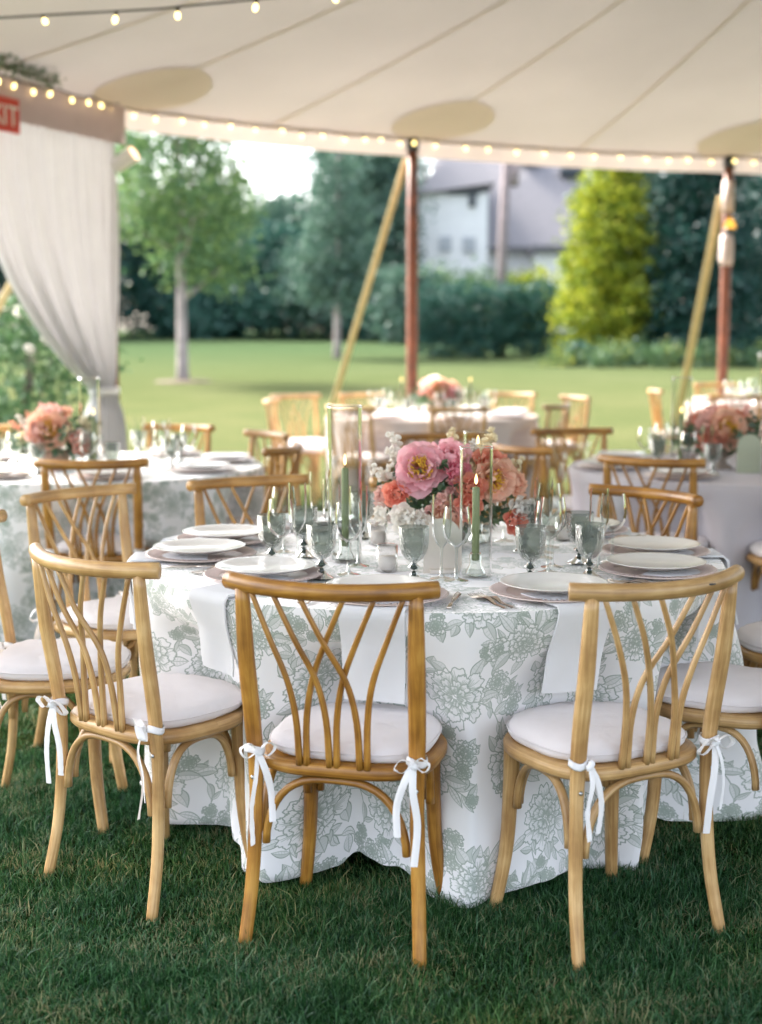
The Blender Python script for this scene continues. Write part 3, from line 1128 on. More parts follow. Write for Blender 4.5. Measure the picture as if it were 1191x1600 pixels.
def chair_meshes():
    m = MB()
    xs = np.linspace(-1, 1, 25)
    P = [(RAIL_W * q, rail_y(RAIL_W * q), RAIL_Z + 0.004 * (q * q)) for q in xs]
    m.tube(P, 0.0205, 0.019, n=14)
    CH['rail'] = m.mesh('top_rail')
    for s in (-1, 1):
        pts = bez([(s * 0.203, rail_y(0.203) - 0.002, 0.862), (s * 0.201, -0.226, 0.70), (s * 0.197, -0.202, 0.55), (s * 0.194, -0.190, 0.44), (s * 0.195, -0.189, 0.32), (s * 0.202, -0.202, 0.15), (s * 0.213, -0.235, -0.012)], 5)
        k = len(pts)
        w = [0.0165 + 0.0045 * sin(pi * min(1, i / (k * 0.62)) ** 0.8) if i < k * 0.62 else 0.0180 - 0.002 * (i / k - 0.62) / 0.38 for i in range(k)]
        m = MB()
        m.tube(pts, w, [q * 0.82 for q in w], n=12, ref=(1, 0, 0))
        CH['stile%d' % s] = m.mesh('rear_leg')
        pts = bez([(s * 0.158, 0.118, 0.425), (s * 0.160, 0.121, 0.30), (s * 0.167, 0.128, 0.15), (s * 0.188, 0.148, -0.012)], 6)
        m = MB()
        k = len(pts)
        m.tube(pts, [0.021 - 0.005 * i / k for i in range(k)], n=12, ref=(1, 0, 0))
        CH['leg%d' % s] = m.mesh('front_leg')
    # seat frame with rounded edge
    m = MB()
    rows = []
    for (ins, z) in [(0.05, 0.419), (0.006, 0.419), (0.0, 0.426), (0.0, 0.442), (0.005, 0.449), (0.02, 0.451), (0.10, 0.451)]:
        rows.append([(x, y, z) for x, y in seat_outline(0.216 - ins, 0.208 - ins)])
    m.grid(rows, cu=True, uvf=lambda i, j: (j * 0.03, i / 48 * 1.3))
    m.add(rows[-1], [tuple(range(48))])
    m.add(rows[0], [tuple(range(47, -1, -1))])
    CH['seat'] = m.mesh('seat')
    # cushion
    m = MB()
    rows = []
    for (ins, z) in [(0.03, 0.4515), (0.006, 0.453), (0.0, 0.462), (-0.002, 0.470), (0.0, 0.476), (0.005, 0.486), (0.022, 0.495), (0.06, 0.502), (0.11, 0.506), (0.16, 0.507)]:
        rows.append([(x * 1.0, y + 0.012, z + 0.004 * mnoise.noise((x * 11, y * 11, z * 5)) + 0.0016 * sin(23 * math.atan2(y, x)) * (0.47 < z < 0.497)) for x, y in seat_outline(0.196 - ins, 0.194 - ins)])
    m.grid(rows, cu=True)
    m.add(rows[-1], [tuple(range(48))])
    CH['cushion'] = m.mesh('seat_cushion')
    m = MB()
    P = [(x, y + 0.012, 0.4745) for x, y in seat_outline(0.1985, 0.1965)]
    m.tube(P + [P[0]], 0.0022, n=5, cap=False)
    CH['piping'] = m.mesh('piping')
    # back slats
    for gi, (t, b) in enumerate([(-0.178, -0.081), (-0.118, -0.0085), (-0.052, 0.064)]):
        for s in (-1, 1):
            dy = 0.0045 if s > 0 else -0.0045
            tx, bx = t * s * -1, b * s * -1
            # s=+1: tops right, bottoms right-to-left mirrored
            pts = bez([(tx, rail_y(tx) + dy * 0.3, 0.858), (tx + (bx - tx) * 0.42, rail_y(tx) * 0.62 + -0.205 * 0.38 - 0.012 + dy, 0.755), (tx + (bx - tx) * 0.80, -0.232 + dy, 0.655), (bx - (bx - tx) * 0.03, -0.216 + dy, 0.56), (bx, -0.205 + dy * 0.1, 0.445)], 5)
            m = MB()
            k = len(pts)
            w = [0.0064 + 0.0024 * i / k for i in range(k)]
            m.tube(pts, w, n=8, ref=(1, 0, 0))
            CH['slat%d_%d' % (gi, s)] = m.mesh('back_slat')

    def arch(a, b, z0a, z0b, ztop, bulge):
        a, b = Vector(a), Vector(b)
        pts = []
        K = 22
        side = (b - a).cross(Vector((0, 0, 1))).normalized()
        for i in range(K + 1):
            q = -1 + 2 * i / K
            e = math.copysign(1 - (1 - abs(q)) ** 1.9, q)
            p = a.lerp(b, 0.5 + 0.5 * e)
            z0 = z0a + (z0b - z0a) * (i / K)
            hh = (1 - abs(e) ** 3.0) ** (1 / 1.9)
            pts.append(Vector((p.x, p.y, 0)) + side * bulge * hh + Vector((0, 0, z0 + (ztop - z0) * hh)))
        m = MB()
        m.tube(pts, 0.0115, 0.0095, n=10, ref=tuple(side))
        return m
    CH['arch_r'] = arch((-0.170, -0.19, 0), (0.170, -0.19, 0), 0.245, 0.245, 0.410, 0.0).mesh('brace')
    CH['arch_f'] = arch((0.134, 0.118, 0), (-0.134, 0.118, 0), 0.275, 0.275, 0.410, 0.0).mesh('brace')
    CH['arch_l'] = arch((-0.160, 0.090, 0), (-0.188, -0.155, 0), 0.275, 0.26, 0.410, 0.0).mesh('brace')
    CH['arch_rt'] = arch((0.188, -0.155, 0), (0.160, 0.090, 0), 0.26, 0.275, 0.410, 0.0).mesh('brace')
    m = MB()
    m.lathe([(0.0, 0.0035), (0.004, 0.003), (0.0055, 0.0)], 10)
    CH['screw'] = m.mesh('screw')
    # ribbon ties: band + knot + loops + tails, several shapes
    for v in range(5):
        r = random.Random(40 + v)
        m = MB()
        band = [(0.024 * cos(a), 0.021 * sin(a), 0.004 * sin(2 * a)) for a in np.linspace(0, 2 * pi, 17)]
        m.tube(band, 0.009, 0.0012, n=6, cap=False, ref=(0, 0, 1))
        ky = -0.026
        m.tube([(-0.009, ky, 0.006), (-0.004, ky - 0.006, 0.004), (0.004, ky - 0.006, -0.004), (0.009, ky, -0.006)], [0.006, 0.011, 0.011, 0.006], [0.006, 0.008, 0.008, 0.006], n=8)
        def flat(path, hw, side, mm):
            k = len(path)
            P = []
            for q, p in enumerate(path):
                p = Vector(p)
                tw = Vector(side) + Vector((r.gauss(0, 0.06), r.gauss(0, 0.06), 0))
                t_ = (Vector(path[min(q + 1, k - 1)]) - Vector(path[max(q - 1, 0)])).normalized()
                sd_ = (tw - t_ * tw.dot(t_)).normalized()
                up = t_.cross(sd_)
                P.append([p - sd_ * hw, p - sd_ * hw * 0.35 + up * hw * 0.22, p + sd_ * hw * 0.35 + up * hw * 0.16, p + sd_ * hw])
            mm.grid(P)
        if v != 3:
            for s in (-1, 1):
                L = r.uniform(0.03, 0.046)
                up = r.uniform(-0.6, 0.5)
                lp = bez([(0, ky - 0.004, 0), (s * L * 0.6, ky - 0.018, L * (0.5 + up * 0.4)), (s * L * 1.1, ky - 0.013, L * up * 0.7), (s * L * 0.7, ky - 0.006, -L * 0.45 + L * up * 0.3), (0, ky - 0.004, 0)], 6)
                flat(lp, 0.0095, (0.1, -1, 0.3), m)
        for s in (-1, 1):
            L = r.uniform(0.16, 0.26)
            sp = s * r.uniform(0.006, 0.03)
            tl = bez([(0, ky - 0.004, 0), (sp * 0.6, ky - 0.018, -L * 0.25), (sp * 1.1 + 0.004 * s, ky - 0.012 + r.uniform(-0.01, 0.01), -L * 0.6), (sp * 1.2, ky - 0.010 + r.uniform(-0.015, 0.01), -L)], 7)
            aa = r.uniform(-0.8, 0.8)
            flat(tl, 0.0085, (cos(aa), sin(aa), 0), m)
        CH['tie%d' % v] = m.mesh('ribbon_tie')
    for k, me in CH.items():
        if k[:3] in ('tie',):
            me.materials.append(M_RIBBON)
        elif k in ('cushion', 'piping'):
            me.materials.append(M_CUSHION)
        elif k == 'screw':
            me.materials.append(M_SCREW)
        else:
            me.materials.append(W_MID)


chair_meshes()


def part(name, key, root, wood=None, loc=None):
    o = link(name, CH[key], None, root, loc)
    if wood is not None and wood != W_MID:
        o.material_slots[0].link = 'OBJECT'
        o.material_slots[0].material = wood
    return o


def make_chair(x, y, theta, label, wood, group, ties=(0, 1), detail=True, tilt=0.0):
    root = empty('dining_chair', (x, y, zg(x, y)), R_(theta) - pi / 2, label, 'chair', group)
    part('top_rail', 'rail', root, wood)
    for s in (-1, 1):
        lg = part('leg', 'stile%d' % s, root, wood)
        part('leg', 'leg%d' % s, root, wood)
        if detail:
            sc = part('screw', 'screw', lg, None, (s * 0.196, -0.2062, 0.405))
            sc.rotation_euler = (pi / 2, 0, 0)
    part('seat', 'seat', root, wood)
    cu = part('seat_cushion', 'cushion', root)
    part('piping', 'piping', cu)
    for gi in range(3):
        for s in (-1, 1):
            part('back_slat', 'slat%d_%d' % (gi, s), root, wood)
    for k in ('arch_r', 'arch_f', 'arch_l', 'arch_rt'):
        part('brace', k, root, wood)
    for s, v in zip((-1, 1), ties):
        t = part('ribbon_tie', 'tie%d' % v, cu, None, (s * 0.195, -0.193, 0.472))
        t.rotation_euler = (0, 0, rng.uniform(-0.35, 0.35) - s * 0.35)
        if rng.random() < 0.5:
            t.scale = (-1, 1, 1)
    return root


G1 = 'chairs around the front table'
T1 = Vector((0.141, 4.118, 0))
# key: x, y, facing angle, label, phrase, wood
CH1 = {
    'A': (-0.056, 3.229, 90 - math.degrees(0.265), 'honey brown bentwood chair, front and centre, back to the viewer', 'the honey brown centre chair', W_HONEY, (0, 1)),
    'B': (-0.574, 3.526, 90 - math.degrees(0.71), 'pale bentwood chair angled beside the honey brown centre chair, with long drooping ribbon', 'the pale chair left of the centre chair', W_PALE, (2, 1)),
    'C': (0.519, 3.241, 90 + math.degrees(0.513), 'pale bentwood chair front right with dark nick in its top rail', 'the chair with nicked rail', W_PALE, (3, 4)),
    'D': (0.93, 3.66, 150, 'chair tucked behind the nicked chair, only its cushion and leg showing', 'the chair tucked behind the nicked one', W_PALE, (4, 0)),
    'I': (1.34, 4.25, 186, 'chair at the right picture edge, only its cushion tip showing', 'the chair at the right edge', W_MID, (0, 1)),
    'H': (0.754, 4.65, 219.4, 'honey chair across the front table, right of the flowers, facing the viewer', 'the far right honey chair', W_HONEY, (2, 4)),
    'K': (0.21, 4.985, 270, 'chair hidden behind the pink flowers, end of its rail showing', 'the chair behind the flowers', W_MID, (1, 0)),
    'G': (-0.395, 5.01, 299, 'chair across the front table, left of the tall candle cylinder', 'the far left chair', W_MID, (2, 1)),
    'F': (-0.89, 4.67, 321, 'pale chair behind the front left chair, bow showing on its left post', 'the second chair on the left', W_PALE, (1, 2)),
    'E': (-0.955, 3.985, 2, 'chair cut by the left picture edge with white cushion showing', 'the chair at the left edge', W_PALE, (4, 2)),
}
for k, (x, y, th, lab, ph, wd, ties) in CH1.items():
    c = make_chair(x, y, th, lab, wd, G1, ties)
    if k == 'C':
        m = MB()
        m.lathe([(0, 0.002), (0.5, 0.0015), (1.0, 0)], 10)
        nk = build('nick', m, M_DARK, [q for q in c.children if q.name.startswith('top_rail')][0], (0.085, rail_y(0.085) - 0.0195, RAIL_Z + 0.005))
        nk.scale = (0.014, 0.0022, 1)
        nk.rotation_euler = (pi / 2, 0, 0)
        nk.scale = (0.014, 0.0022, 1)

T2 = Vector((-1.5, 7.05, 0))
T4 = Vector((1.85, 6.95, 0))
T3 = Vector((0.43, 11.5, 0))
T5 = Vector((3.8, 13.0, 0))
G2 = 'chairs around the patterned table behind the left chairs'
G4 = 'chairs around the grey clothed table on the right'
G3 = 'chairs around the far table with pinkish cloth'
G5 = 'chairs around the farthest table by the right pole'
CH2 = [
    (-1.29, 6.25, 92, 'dark honey chair backed to the viewer at the second patterned table', G2, W_HONEY),
    (-1.33, 8.2, 250, 'chair across the second patterned table with the lawn behind it', G2, W_HONEY),
    (-0.84, 7.63, 213, 'taller of two chairs seen between the patterned table and tall candle cylinder', G2, W_MID),
    (-0.71, 6.87, 165, 'shadowed chair seen edge on, lower of two left of the candle cylinder', G2, W_HONEY),
    (-2.32, 8.15, 308, 'chair at the far left behind the peach flowers', G2, W_MID),
    (1.33, 6.32, 59, 'chair backed to the viewer directly behind the far right honey chair', G4, W_HONEY),
    (1.87, 6.08, 95, 'chair at the right edge before the grey cloth, pale cushion showing', G4, W_MID),
    (0.89, 6.95, 32, 'dark honey chair just right of the pink flowers', G4, W_HONEY),
    (1.17, 7.85, 280, 'chair with broad rail above and right of the dark honey one', G4, W_HONEY),
    (0.38, 7.45, 285, 'chair rail showing just above the pink flowers', G4, W_HONEY),
]
for (x, y, th, lab, g, wd) in CH2:
    make_chair(x, y, th, lab, wd, g, (rng.randrange(5), rng.randrange(5)), False)
far = [(T3, -80, 0.78, 97, 'far table chair backed to the viewer, above the pink flowers'), (T3, -128, 0.85, None, 'far table chair with cushion seen behind the tall candle cylinder'),
       (T3, 176, 1.12, None, 'far table chair at its left end seen edge on'), (T3, 150, 1.25, 300, 'far table chair standing behind the edge on chair'),
       (T3, 121, 0.95, None, 'far table chair facing the viewer, behind the glasses'), (T3, 54, 1.1, None, 'far table chair facing the viewer, right of the flowers'),
       (T3, 22, 1.15, None, 'far table chair at its right end seen edge on'), (T3, -30, 0.9, None, 'far table chair at the right front of the cloth'),
       (T5, 178, 0.95, None, 'farthest table chair seen edge on beside the lawn'), (T5, -132, 0.95, 82, 'farthest table chair backed to the viewer before the pole'),
       (T5, 108, 0.95, None, 'farthest table chair facing the viewer beside the pole')]
for (T, ang, rr, th, lab) in far:
    a = R_(ang)
    make_chair(T.x + rr * cos(a), T.y + rr * sin(a), th if th is not None else ang + 180, lab, rng.choice([W_PALE, W_MID]), G3 if T is T3 else G5, (rng.randrange(5), rng.randrange(5)), False)

# ------------------------------------------------------------------ tables
TOPZ = 0.762


def table_with_cloth(T, Rt, mat, seats, seed, tlab, clab, NA=300, flares=()):
    r = random.Random(seed)
    z0 = zg(T.x, T.y)
    root = empty('round_table', (T.x, T.y, z0), 0, tlab, 'table', 'round tables under the cloths')
    m = MB()
    m.lathe([(0, 0.73), (Rt - 0.03, 0.73), (Rt - 0.024, 0.735), (Rt - 0.024, 0.75), (Rt - 0.03, 0.755), (0, 0.755)], 48)
    build('tabletop', m, M_UPOLE, root)
    for k in range(4):
        a = pi / 4 + k * pi / 2
        m = MB()
        m.tube([(0.38 * cos(a), 0.38 * sin(a), 0.73), (0.40 * cos(a), 0.40 * sin(a), 0)], 0.014, n=8)
        build('leg', m, M_DARK, root)
    # cloth
    ph = [r.uniform(0, 6.28) for _ in range(6)]
    fr = [r.randint(5, 7), r.randint(9, 12), r.randint(14, 18), r.randint(22, 27)]
    L = 0.795
    NJ = 34
    cols = []
    for i in range(NA):
        th = 2 * pi * i / NA
        fold = 0.5 * sin(fr[0] * th + ph[0]) + 0.75 * sin(fr[1] * th + ph[1] + 0.8 * sin(3 * th)) + 0.45 * sin(fr[2] * th + ph[2]) + 0.2 * sin(fr[3] * th + ph[3])
        dent = 0.0
        for (sx, sy) in seats:
            dx, dy = sx - T.x, sy - T.y
            rc, ac = math.hypot(dx, dy), math.atan2(dy, dx)
            da = abs((th - ac + pi) % (2 * pi) - pi)
            want = Rt - (rc - 0.215)
            if want > 0:
                w = min(1, max(0, (0.37 - da) / 0.30))
                w = w * w * (3 - 2 * w)
                dent = max(dent, want * w)
        col = []
        z, rad_prev, s = TOPZ, Rt, 0.0
        for j in range(NJ):
            t = j / (NJ - 1)
            sa = t * L
            if j == 0:
                col.append((Rt - 0.006, TOPZ))
                rad_prev, z = Rt - 0.006, TOPZ
                continue
            g = t ** 1.25
            rd = Rt + 0.006 - 0.005 * t + 0.041 * g * fold + 0.012 * t * sin(sa * 9 + 3 * sin(4 * th))
            dd = min(1, max(0, (sa - 0.004) / 0.30))
            dd = dd - 0.08 * sin(2 * pi * dd)
            rd -= dent * dd
            for (fa, fw, fd) in flares:
                rd += fd * t ** 1.3 * math.exp(-(((th - R_(fa) + pi) % (2 * pi) - pi) / R_(fw)) ** 2)
            rd += 0.016 * t * mnoise.noise((cos(th) * 5, sin(th) * 5, sa * 6 + seed)) + 0.009 * t * mnoise.noise((cos(th) * 14, sin(th) * 14, sa * 9 + seed))
            rd = max(rd, 0.50)
            ds = L / (NJ - 1)
            dr = max(-ds * 0.93, min(ds * 0.93, rd - rad_prev))
            rd = rad_prev + dr
            dz = math.sqrt(max(1e-8, ds * ds - dr * dr))
            z -= dz
            z = max(z, 0.022 + 0.012 * sin(th * 9))
            rad_prev = rd
            col.append((rd, z))
        cols.append(col)
    m = MB()
    tile = 0.72
    rows = []
    radii = [0.0001, 0.2, 0.45, 0.7, Rt - 0.05, Rt - 0.006]
    for q in radii:
        rows.append([(q * cos(2 * pi * i / NA), q * sin(2 * pi * i / NA), TOPZ + 0.0012 * mnoise.noise((q * 6 * cos(2 * pi * i / NA), q * 6 * sin(2 * pi * i / NA), seed))) for i in range(NA)])
    m.grid(rows, cu=True, uvf=lambda i, j: (radii[j] * cos(2 * pi * i / NA) / tile + 0.1, radii[j] * sin(2 * pi * i / NA) / tile + 0.3))
    rows = []
    for j in range(NJ):
        rows.append([(cols[i][j][0] * cos(2 * pi * i / NA), cols[i][j][0] * sin(2 * pi * i / NA), cols[i][j][1]) for i in range(NA)])
    ncirc = round(2 * pi * Rt / tile)
    m.grid(rows, cu=True, uvf=lambda i, j: (i / NA * ncirc + 0.37, -j / (NJ - 1) * L / tile + 0.05))
    o = build('tablecloth', m, mat, None, (T.x, T.y, z0))
    tag(o, clab, 'tablecloth')
    return cols


s1 = [(v[0], v[1]) for v in CH1.values()]
RT1 = 0.885
cols1 = table_with_cloth(T1, RT1, M_FLORAL, s1, 3, 'round table under the front patterned cloth', 'white tablecloth printed with sage green peonies on the front table', 420, ((-13, 11, 0.17), (203, 13, -0.10), (-85, 8, 0.03), (-46, 8, -0.06)))
table_with_cloth(T2, 0.885, M_FLORAL, [(c[0], c[1]) for c in CH2 if c[4] == G2], 5, 'round table under the second patterned cloth', 'printed floral tablecloth on the table beside the curtain', 240)
table_with_cloth(T4, 0.885, M_CLOTH_GREY, [(c[0], c[1]) for c in CH2 if c[4] == G4], 8, 'round table under the plain grey cloth', 'plain lilac grey tablecloth on the right table', 240)
fs3 = [(T.x + rr * cos(R_(a)), T.y + rr * sin(R_(a))) for (T, a, rr, th, l) in far if T is T3]
fs5 = [(T.x + rr * cos(R_(a)), T.y + rr * sin(R_(a))) for (T, a, rr, th, l) in far if T is T5]
table_with_cloth(T3, 0.885, M_CLOTH_PINK, fs3, 11, 'round table under the far pinkish cloth', 'plain pinkish tablecloth on the far table before the middle pole', 200)
table_with_cloth(T5, 0.885, M_CLOTH_PINK, fs5, 12, 'round table under the farthest cloth', 'plain pale tablecloth on the farthest table by the right pole', 200)

# ------------------------------------------------------------------ tableware
TB = {}


def mk(key, mb, mats):
    me = mb.mesh(key)
    for m in (mats if isinstance(mats, (list, tuple)) else [mats]):
        me.materials.append(m)
    TB[key] = me


m = MB()
m.lathe([(0, 0.008), (0.105, 0.008), (0.118, 0.011), (0.160, 0.0175), (0.166, 0.0165), (0.160, 0.0135), (0.118, 0.005), (0.10, 0.0), (0, 0.0)], 48)
mk('charger', m, M_CHARGER)
m = MB()
for i in range(64):
    a = 2 * pi * i / 64
    c, s = cos(a), sin(a)
    m.tube([(0.122 * c, 0.122 * s, 0.0122), (0.160 * c, 0.160 * s, 0.0182)], [0.0026, 0.0036], n=4, cap=False)
mk('ribbed_rim', m, M_CHARGER)
m = MB()
m.lathe([(0, 0.005), (0.085, 0.005), (0.098, 0.009), (0.130, 0.015), (0.137, 0.0165), (0.139, 0.0155), (0.132, 0.0125), (0.10, 0.004), (0.085, 0.0), (0, 0.0)], 48)
mk('plate', m, M_PLATE)
# goblet
m = MB()
m.lathe([(0.041, 0.152), (0.0405, 0.138), (0.040, 0.115), (0.038, 0.095), (0.033, 0.078), (0.024, 0.064), (0.012, 0.055), (0.007, 0.052)], 40, flute=0.025, nf=8)
mk('goblet_bowl', m, M_GOBLET)
m = MB()
m.lathe([(0.007, 0.054), (0.009, 0.048), (0.016, 0.043), (0.0165, 0.038), (0.010, 0.033), (0.0085, 0.027), (0.011, 0.02), (0.02, 0.011), (0.033, 0.005), (0.0365, 0.002), (0.036, 0.0), (0, 0.0)], 32)
mk('goblet_stem', m, M_GOBLET_STEM)
m = MB()
m.lathe([(0.033, 0.205), (0.037, 0.175), (0.040, 0.15), (0.037, 0.125), (0.026, 0.105), (0.010, 0.095), (0.0045, 0.088), (0.0038, 0.05), (0.0045, 0.012), (0.012, 0.006), (0.032, 0.002), (0.034, 0.0)], 28)
mk('wine_glass', m, M_GLASS)
m = MB()
m.lathe([(0.026, 0.235), (0.0275, 0.20), (0.0275, 0.15), (0.025, 0.12), (0.016, 0.10), (0.006, 0.088), (0.0042, 0.08), (0.0038, 0.05), (0.0045, 0.012), (0.012, 0.006), (0.031, 0.002), (0.033, 0.0)], 28)
mk('flute', m, M_GLASS)
m = MB()
m.lathe([(0.05, 0.46), (0.0505, 0.462), (0.051, 0.455), (0.05, 0.3), (0.05, 0.01), (0.046, 0.004), (0.0, 0.004)], 40)
m.lathe([(0.047, 0.46), (0.047, 0.01)], 40)
mk('cylinder_tall', m, M_GLASS_MED)
m = MB()
m.lathe([(0.045, 0.36), (0.0455, 0.362), (0.046, 0.355), (0.045, 0.2), (0.045, 0.01), (0.042, 0.004), (0.0, 0.004)], 40)
m.lathe([(0.0425, 0.36), (0.0425, 0.01)], 40)
mk('cylinder_low', m, M_GLASS_FINE)
m = MB()
m.lathe([(0.012, 0.06), (0.0135, 0.062), (0.018, 0.055), (0.017, 0.03), (0.028, 0.008), (0.03, 0.0), (0, 0.0)], 20)
mk('candle_holder', m, M_GLASS)
m = MB()
m.lathe([(0.028, 0.075), (0.031, 0.076), (0.031, 0.03), (0.029, 0.0), (0, 0.0)], 24)
mk('votive_cup', m, M_FROST)
m = MB()
m.lathe([(0, 0.042), (0.026, 0.042), (0.026, 0.006), (0, 0.006)], 20)
mk('votive_wax', m, M_WAX_W)
m = MB()
m.lathe([(0, 0.0), (0.010, 0.0), (0.0105, 0.01), (0.0105, 0.225), (0.009, 0.232), (0.003, 0.234), (0, 0.234)], 16)
mk('taper', m, M_CANDLE)
m = MB()
m.tube([(0, 0, 0.232), (0.001, 0, 0.245)], 0.0012, n=5)
mk('wick', m, M_WICK)
m = MB()
m.lathe([(0, 0.240), (0.003, 0.244), (0.0046, 0.251), (0.0038, 0.260), (0.0016, 0.269), (0, 0.275)], 12)
mk('flame', m, M_FLAME)


# cutlery
def fork_mesh():
    m = MB()
    n = 12
    P = []
    for i in range(n + 1):
        q = i / n
        z = 0.004 + 0.010 * sin(pi * min(1, max(0, (q - 0.45) / 0.55))) * 0.8
        w = 0.007 - 0.0035 * sin(pi * min(1, q / 0.62)) if q < 0.62 else 0.0045 + 0.008 * min(1, (q - 0.62) / 0.14)
        P.append((q, w, z))
    L = 0.135
    top = [[(-w, q * L, z + 0.0014), (0, q * L, z + 0.0022), (w, q * L, z + 0.0014)] for q, w, z in P]
    m.grid(top)
    m.grid([[(w, y, z - 0.003) for (w, y, z) in row] for row in top])
    for k in range(4):
        x = (k - 1.5) * 0.0066
        m.tube([(x, L - 0.002, 0.0055), (x, L + 0.025, 0.003), (x * 0.95, L + 0.052, 0.0075)], [0.0021, 0.0019, 0.001], n=6)
    return m


mk('fork', fork_mesh(), M_STEEL)
m = MB()
m.tube([(0, 0, 0.005), (0, 0.05, 0.005), (0, 0.10, 0.005)], [0.006, 0.0055, 0.0045], [0.0035, 0.0035, 0.003], n=8, ref=(1, 0, 0))
mk('knife_handle', m, M_STEEL)
m = MB()
m.tube([(0, 0.095, 0.005), (0.001, 0.13, 0.005), (0.002, 0.19, 0.005), (-0.003, 0.215, 0.005)], [0.005, 0.0085, 0.009, 0.002], [0.0025, 0.0014, 0.0012, 0.001], n=8, ref=(1, 0, 0))
mk('knife_blade', m, M_STEEL)


def lay(name, keys, x, y, z, rz, label, cat, group=None):
    """thing on a table, keys = [(part name, mesh key, parent index or None)]"""
    if len(keys) == 1:
        o = link(name, TB[keys[0][1]], None, None, (x, y, z))
        o.rotation_euler = (0, 0, rz)
        return tag(o, label, cat, group)
    r = empty(name, (x, y, z), rz, label, cat, group)
    made = []
    for (pn, k, pi_) in keys:
        made.append(link(pn, TB[k], None, r if pi_ is None else made[pi_]))
    return r


GOB = [('bowl', 'goblet_bowl', None), ('stem', 'goblet_stem', None)]
CHG = [('dish', 'charger', None), ('ribbed_rim', 'ribbed_rim', None)]
KNF = [('handle', 'knife_handle', None), ('blade', 'knife_blade', None)]
CAN = [('wax', 'taper', None), ('wick', 'wick', None), ('flame', 'flame', None)]
TZ = TOPZ + 0.0025
PLATES = {'F': (-0.498, 4.376), 'E': (-0.539, 4.053), 'B': (-0.323, 3.703), 'A': (0.007, 3.405), 'C': (0.443, 3.45), 'D': (0.775, 3.774), 'I': (0.835, 4.114), 'H': (0.67, 4.58), 'K': (0.17, 4.81), 'G': (-0.23, 4.71)}
GOBS = {'B': (-0.163, 3.703), 'A': (0.089, 3.653), 'C': (0.405, 3.66), 'D': (0.574, 3.713), 'E': (-0.316, 3.903), 'F': (-0.233, 4.077), 'I': (0.581, 3.96), 'H': (0.446, 4.189), 'G': (-0.06, 4.47), 'K': (0.33, 4.62)}
WINES = {'E': (-0.285, 3.85), 'B': (-0.091, 3.77), 'A': (0.205, 3.673), 'D': (0.495, 3.90), 'I': (0.683, 3.985), 'F': (-0.30, 4.17), 'G': (-0.14, 4.40), 'H': (0.53, 4.27), 'C': (0.47, 3.80), 'K': (0.24, 4.60)}
FLUT = {'A': (0.166, 3.70), 'E': (-0.247, 4.00), 'F': (-0.15, 4.12), 'C': (0.485, 4.06), 'B': (-0.066, 3.914), 'D': (0.62, 3.85), 'I': (0.50, 4.16), 'G': (-0.2, 4.33), 'H': (0.40, 4.40), 'K': (0.10, 4.56)}


def napkin_mesh(px, py, T, cols, Rt, width, hang, seed):
    """folded napkin lying under the plate and hanging over the table edge, follows the cloth"""
    r = random.Random(seed)
    a0 = math.atan2(py - T.y, px - T.x)
    NA = len(cols)
    m = MB()
    NI, NJ = 11, 34
    top, bot = [], []
    rp = math.hypot(px - T.x, py - T.y)
    skew = r.uniform(-0.05, 0.05)
    Ls = [(rp - 0.02) + (Rt - rp + 0.02) * j / 11 for j in range(12)]
    for layer, dst in ((0.010, top), (0.004, bot)):
        for j in range(NJ):
            row = []
            for i in range(NI):
                u = (i / (NI - 1) - 0.5)
                lat = u * width * (1 - 0.10 * j / NJ)
                if j < 12:
                    rr, z = Ls[j], TOPZ + layer + 0.003
                else:
                    sa = hang * (j - 11) / (NJ - 12)
                    th = a0 + (lat + skew * sa * 2) / Rt
                    idx = (th / (2 * pi) * NA) % NA
                    i0 = int(idx) % NA
                    col = cols[i0]
                    # walk down the cloth column by drop height
                    zz = TOPZ - sa
                    rad = col[0][0]
                    for (cr, cz) in col:
                        if cz <= zz + 1e-4:
                            rad = cr
                            break
                    rr = max(rad, Rt - 0.02 - 0.16 * sa) + layer + 0.004 + (0.011 * sin(u * 8 + seed) + 0.005 * sin(j * 0.35 + u * 5)) * (j - 11) / NJ
                    z = zz + (layer + 0.002) * max(0, 1 - sa / 0.02) + 0.004 * sin(u * 3 + seed) * (j == NJ - 1)
                la = lat + (skew * hang * (j - 11) / (NJ - 12) * 2 if j >= 12 else 0)
                x = T.x + rr * cos(a0) - la * sin(a0)
                y = T.y + rr * sin(a0) + la * cos(a0)
                # keep on the round edge
                if j >= 12:
                    x = T.x + rr * cos(a0 + la / rr)
                    y = T.y + rr * sin(a0 + la / rr)
                row.append(Vector((x, y, z)))
            dst.append(row)
    # smooth radial jumps on the hanging part
    for dst in (top, bot):
        for _ in range(6):
            for j in range(13, NJ - 1):
                for i in range(NI):
                    dst[j][i] = (dst[j - 1][i] + dst[j][i] * 2 + dst[j + 1][i]) / 4
            for j in range(12, NJ):
                for i in range(1, NI - 1):
                    dst[j][i] = (dst[j][i - 1] + dst[j][i] * 2 + dst[j][i + 1]) / 4
    m.grid(top)
    m.grid([row[::-1] for row in bot])
    for edge in (0, NI - 1):
        m.grid([[top[j][edge], bot[j][edge]] for j in range(NJ)])
    m.grid([top[-1], bot[-1]])
    return m


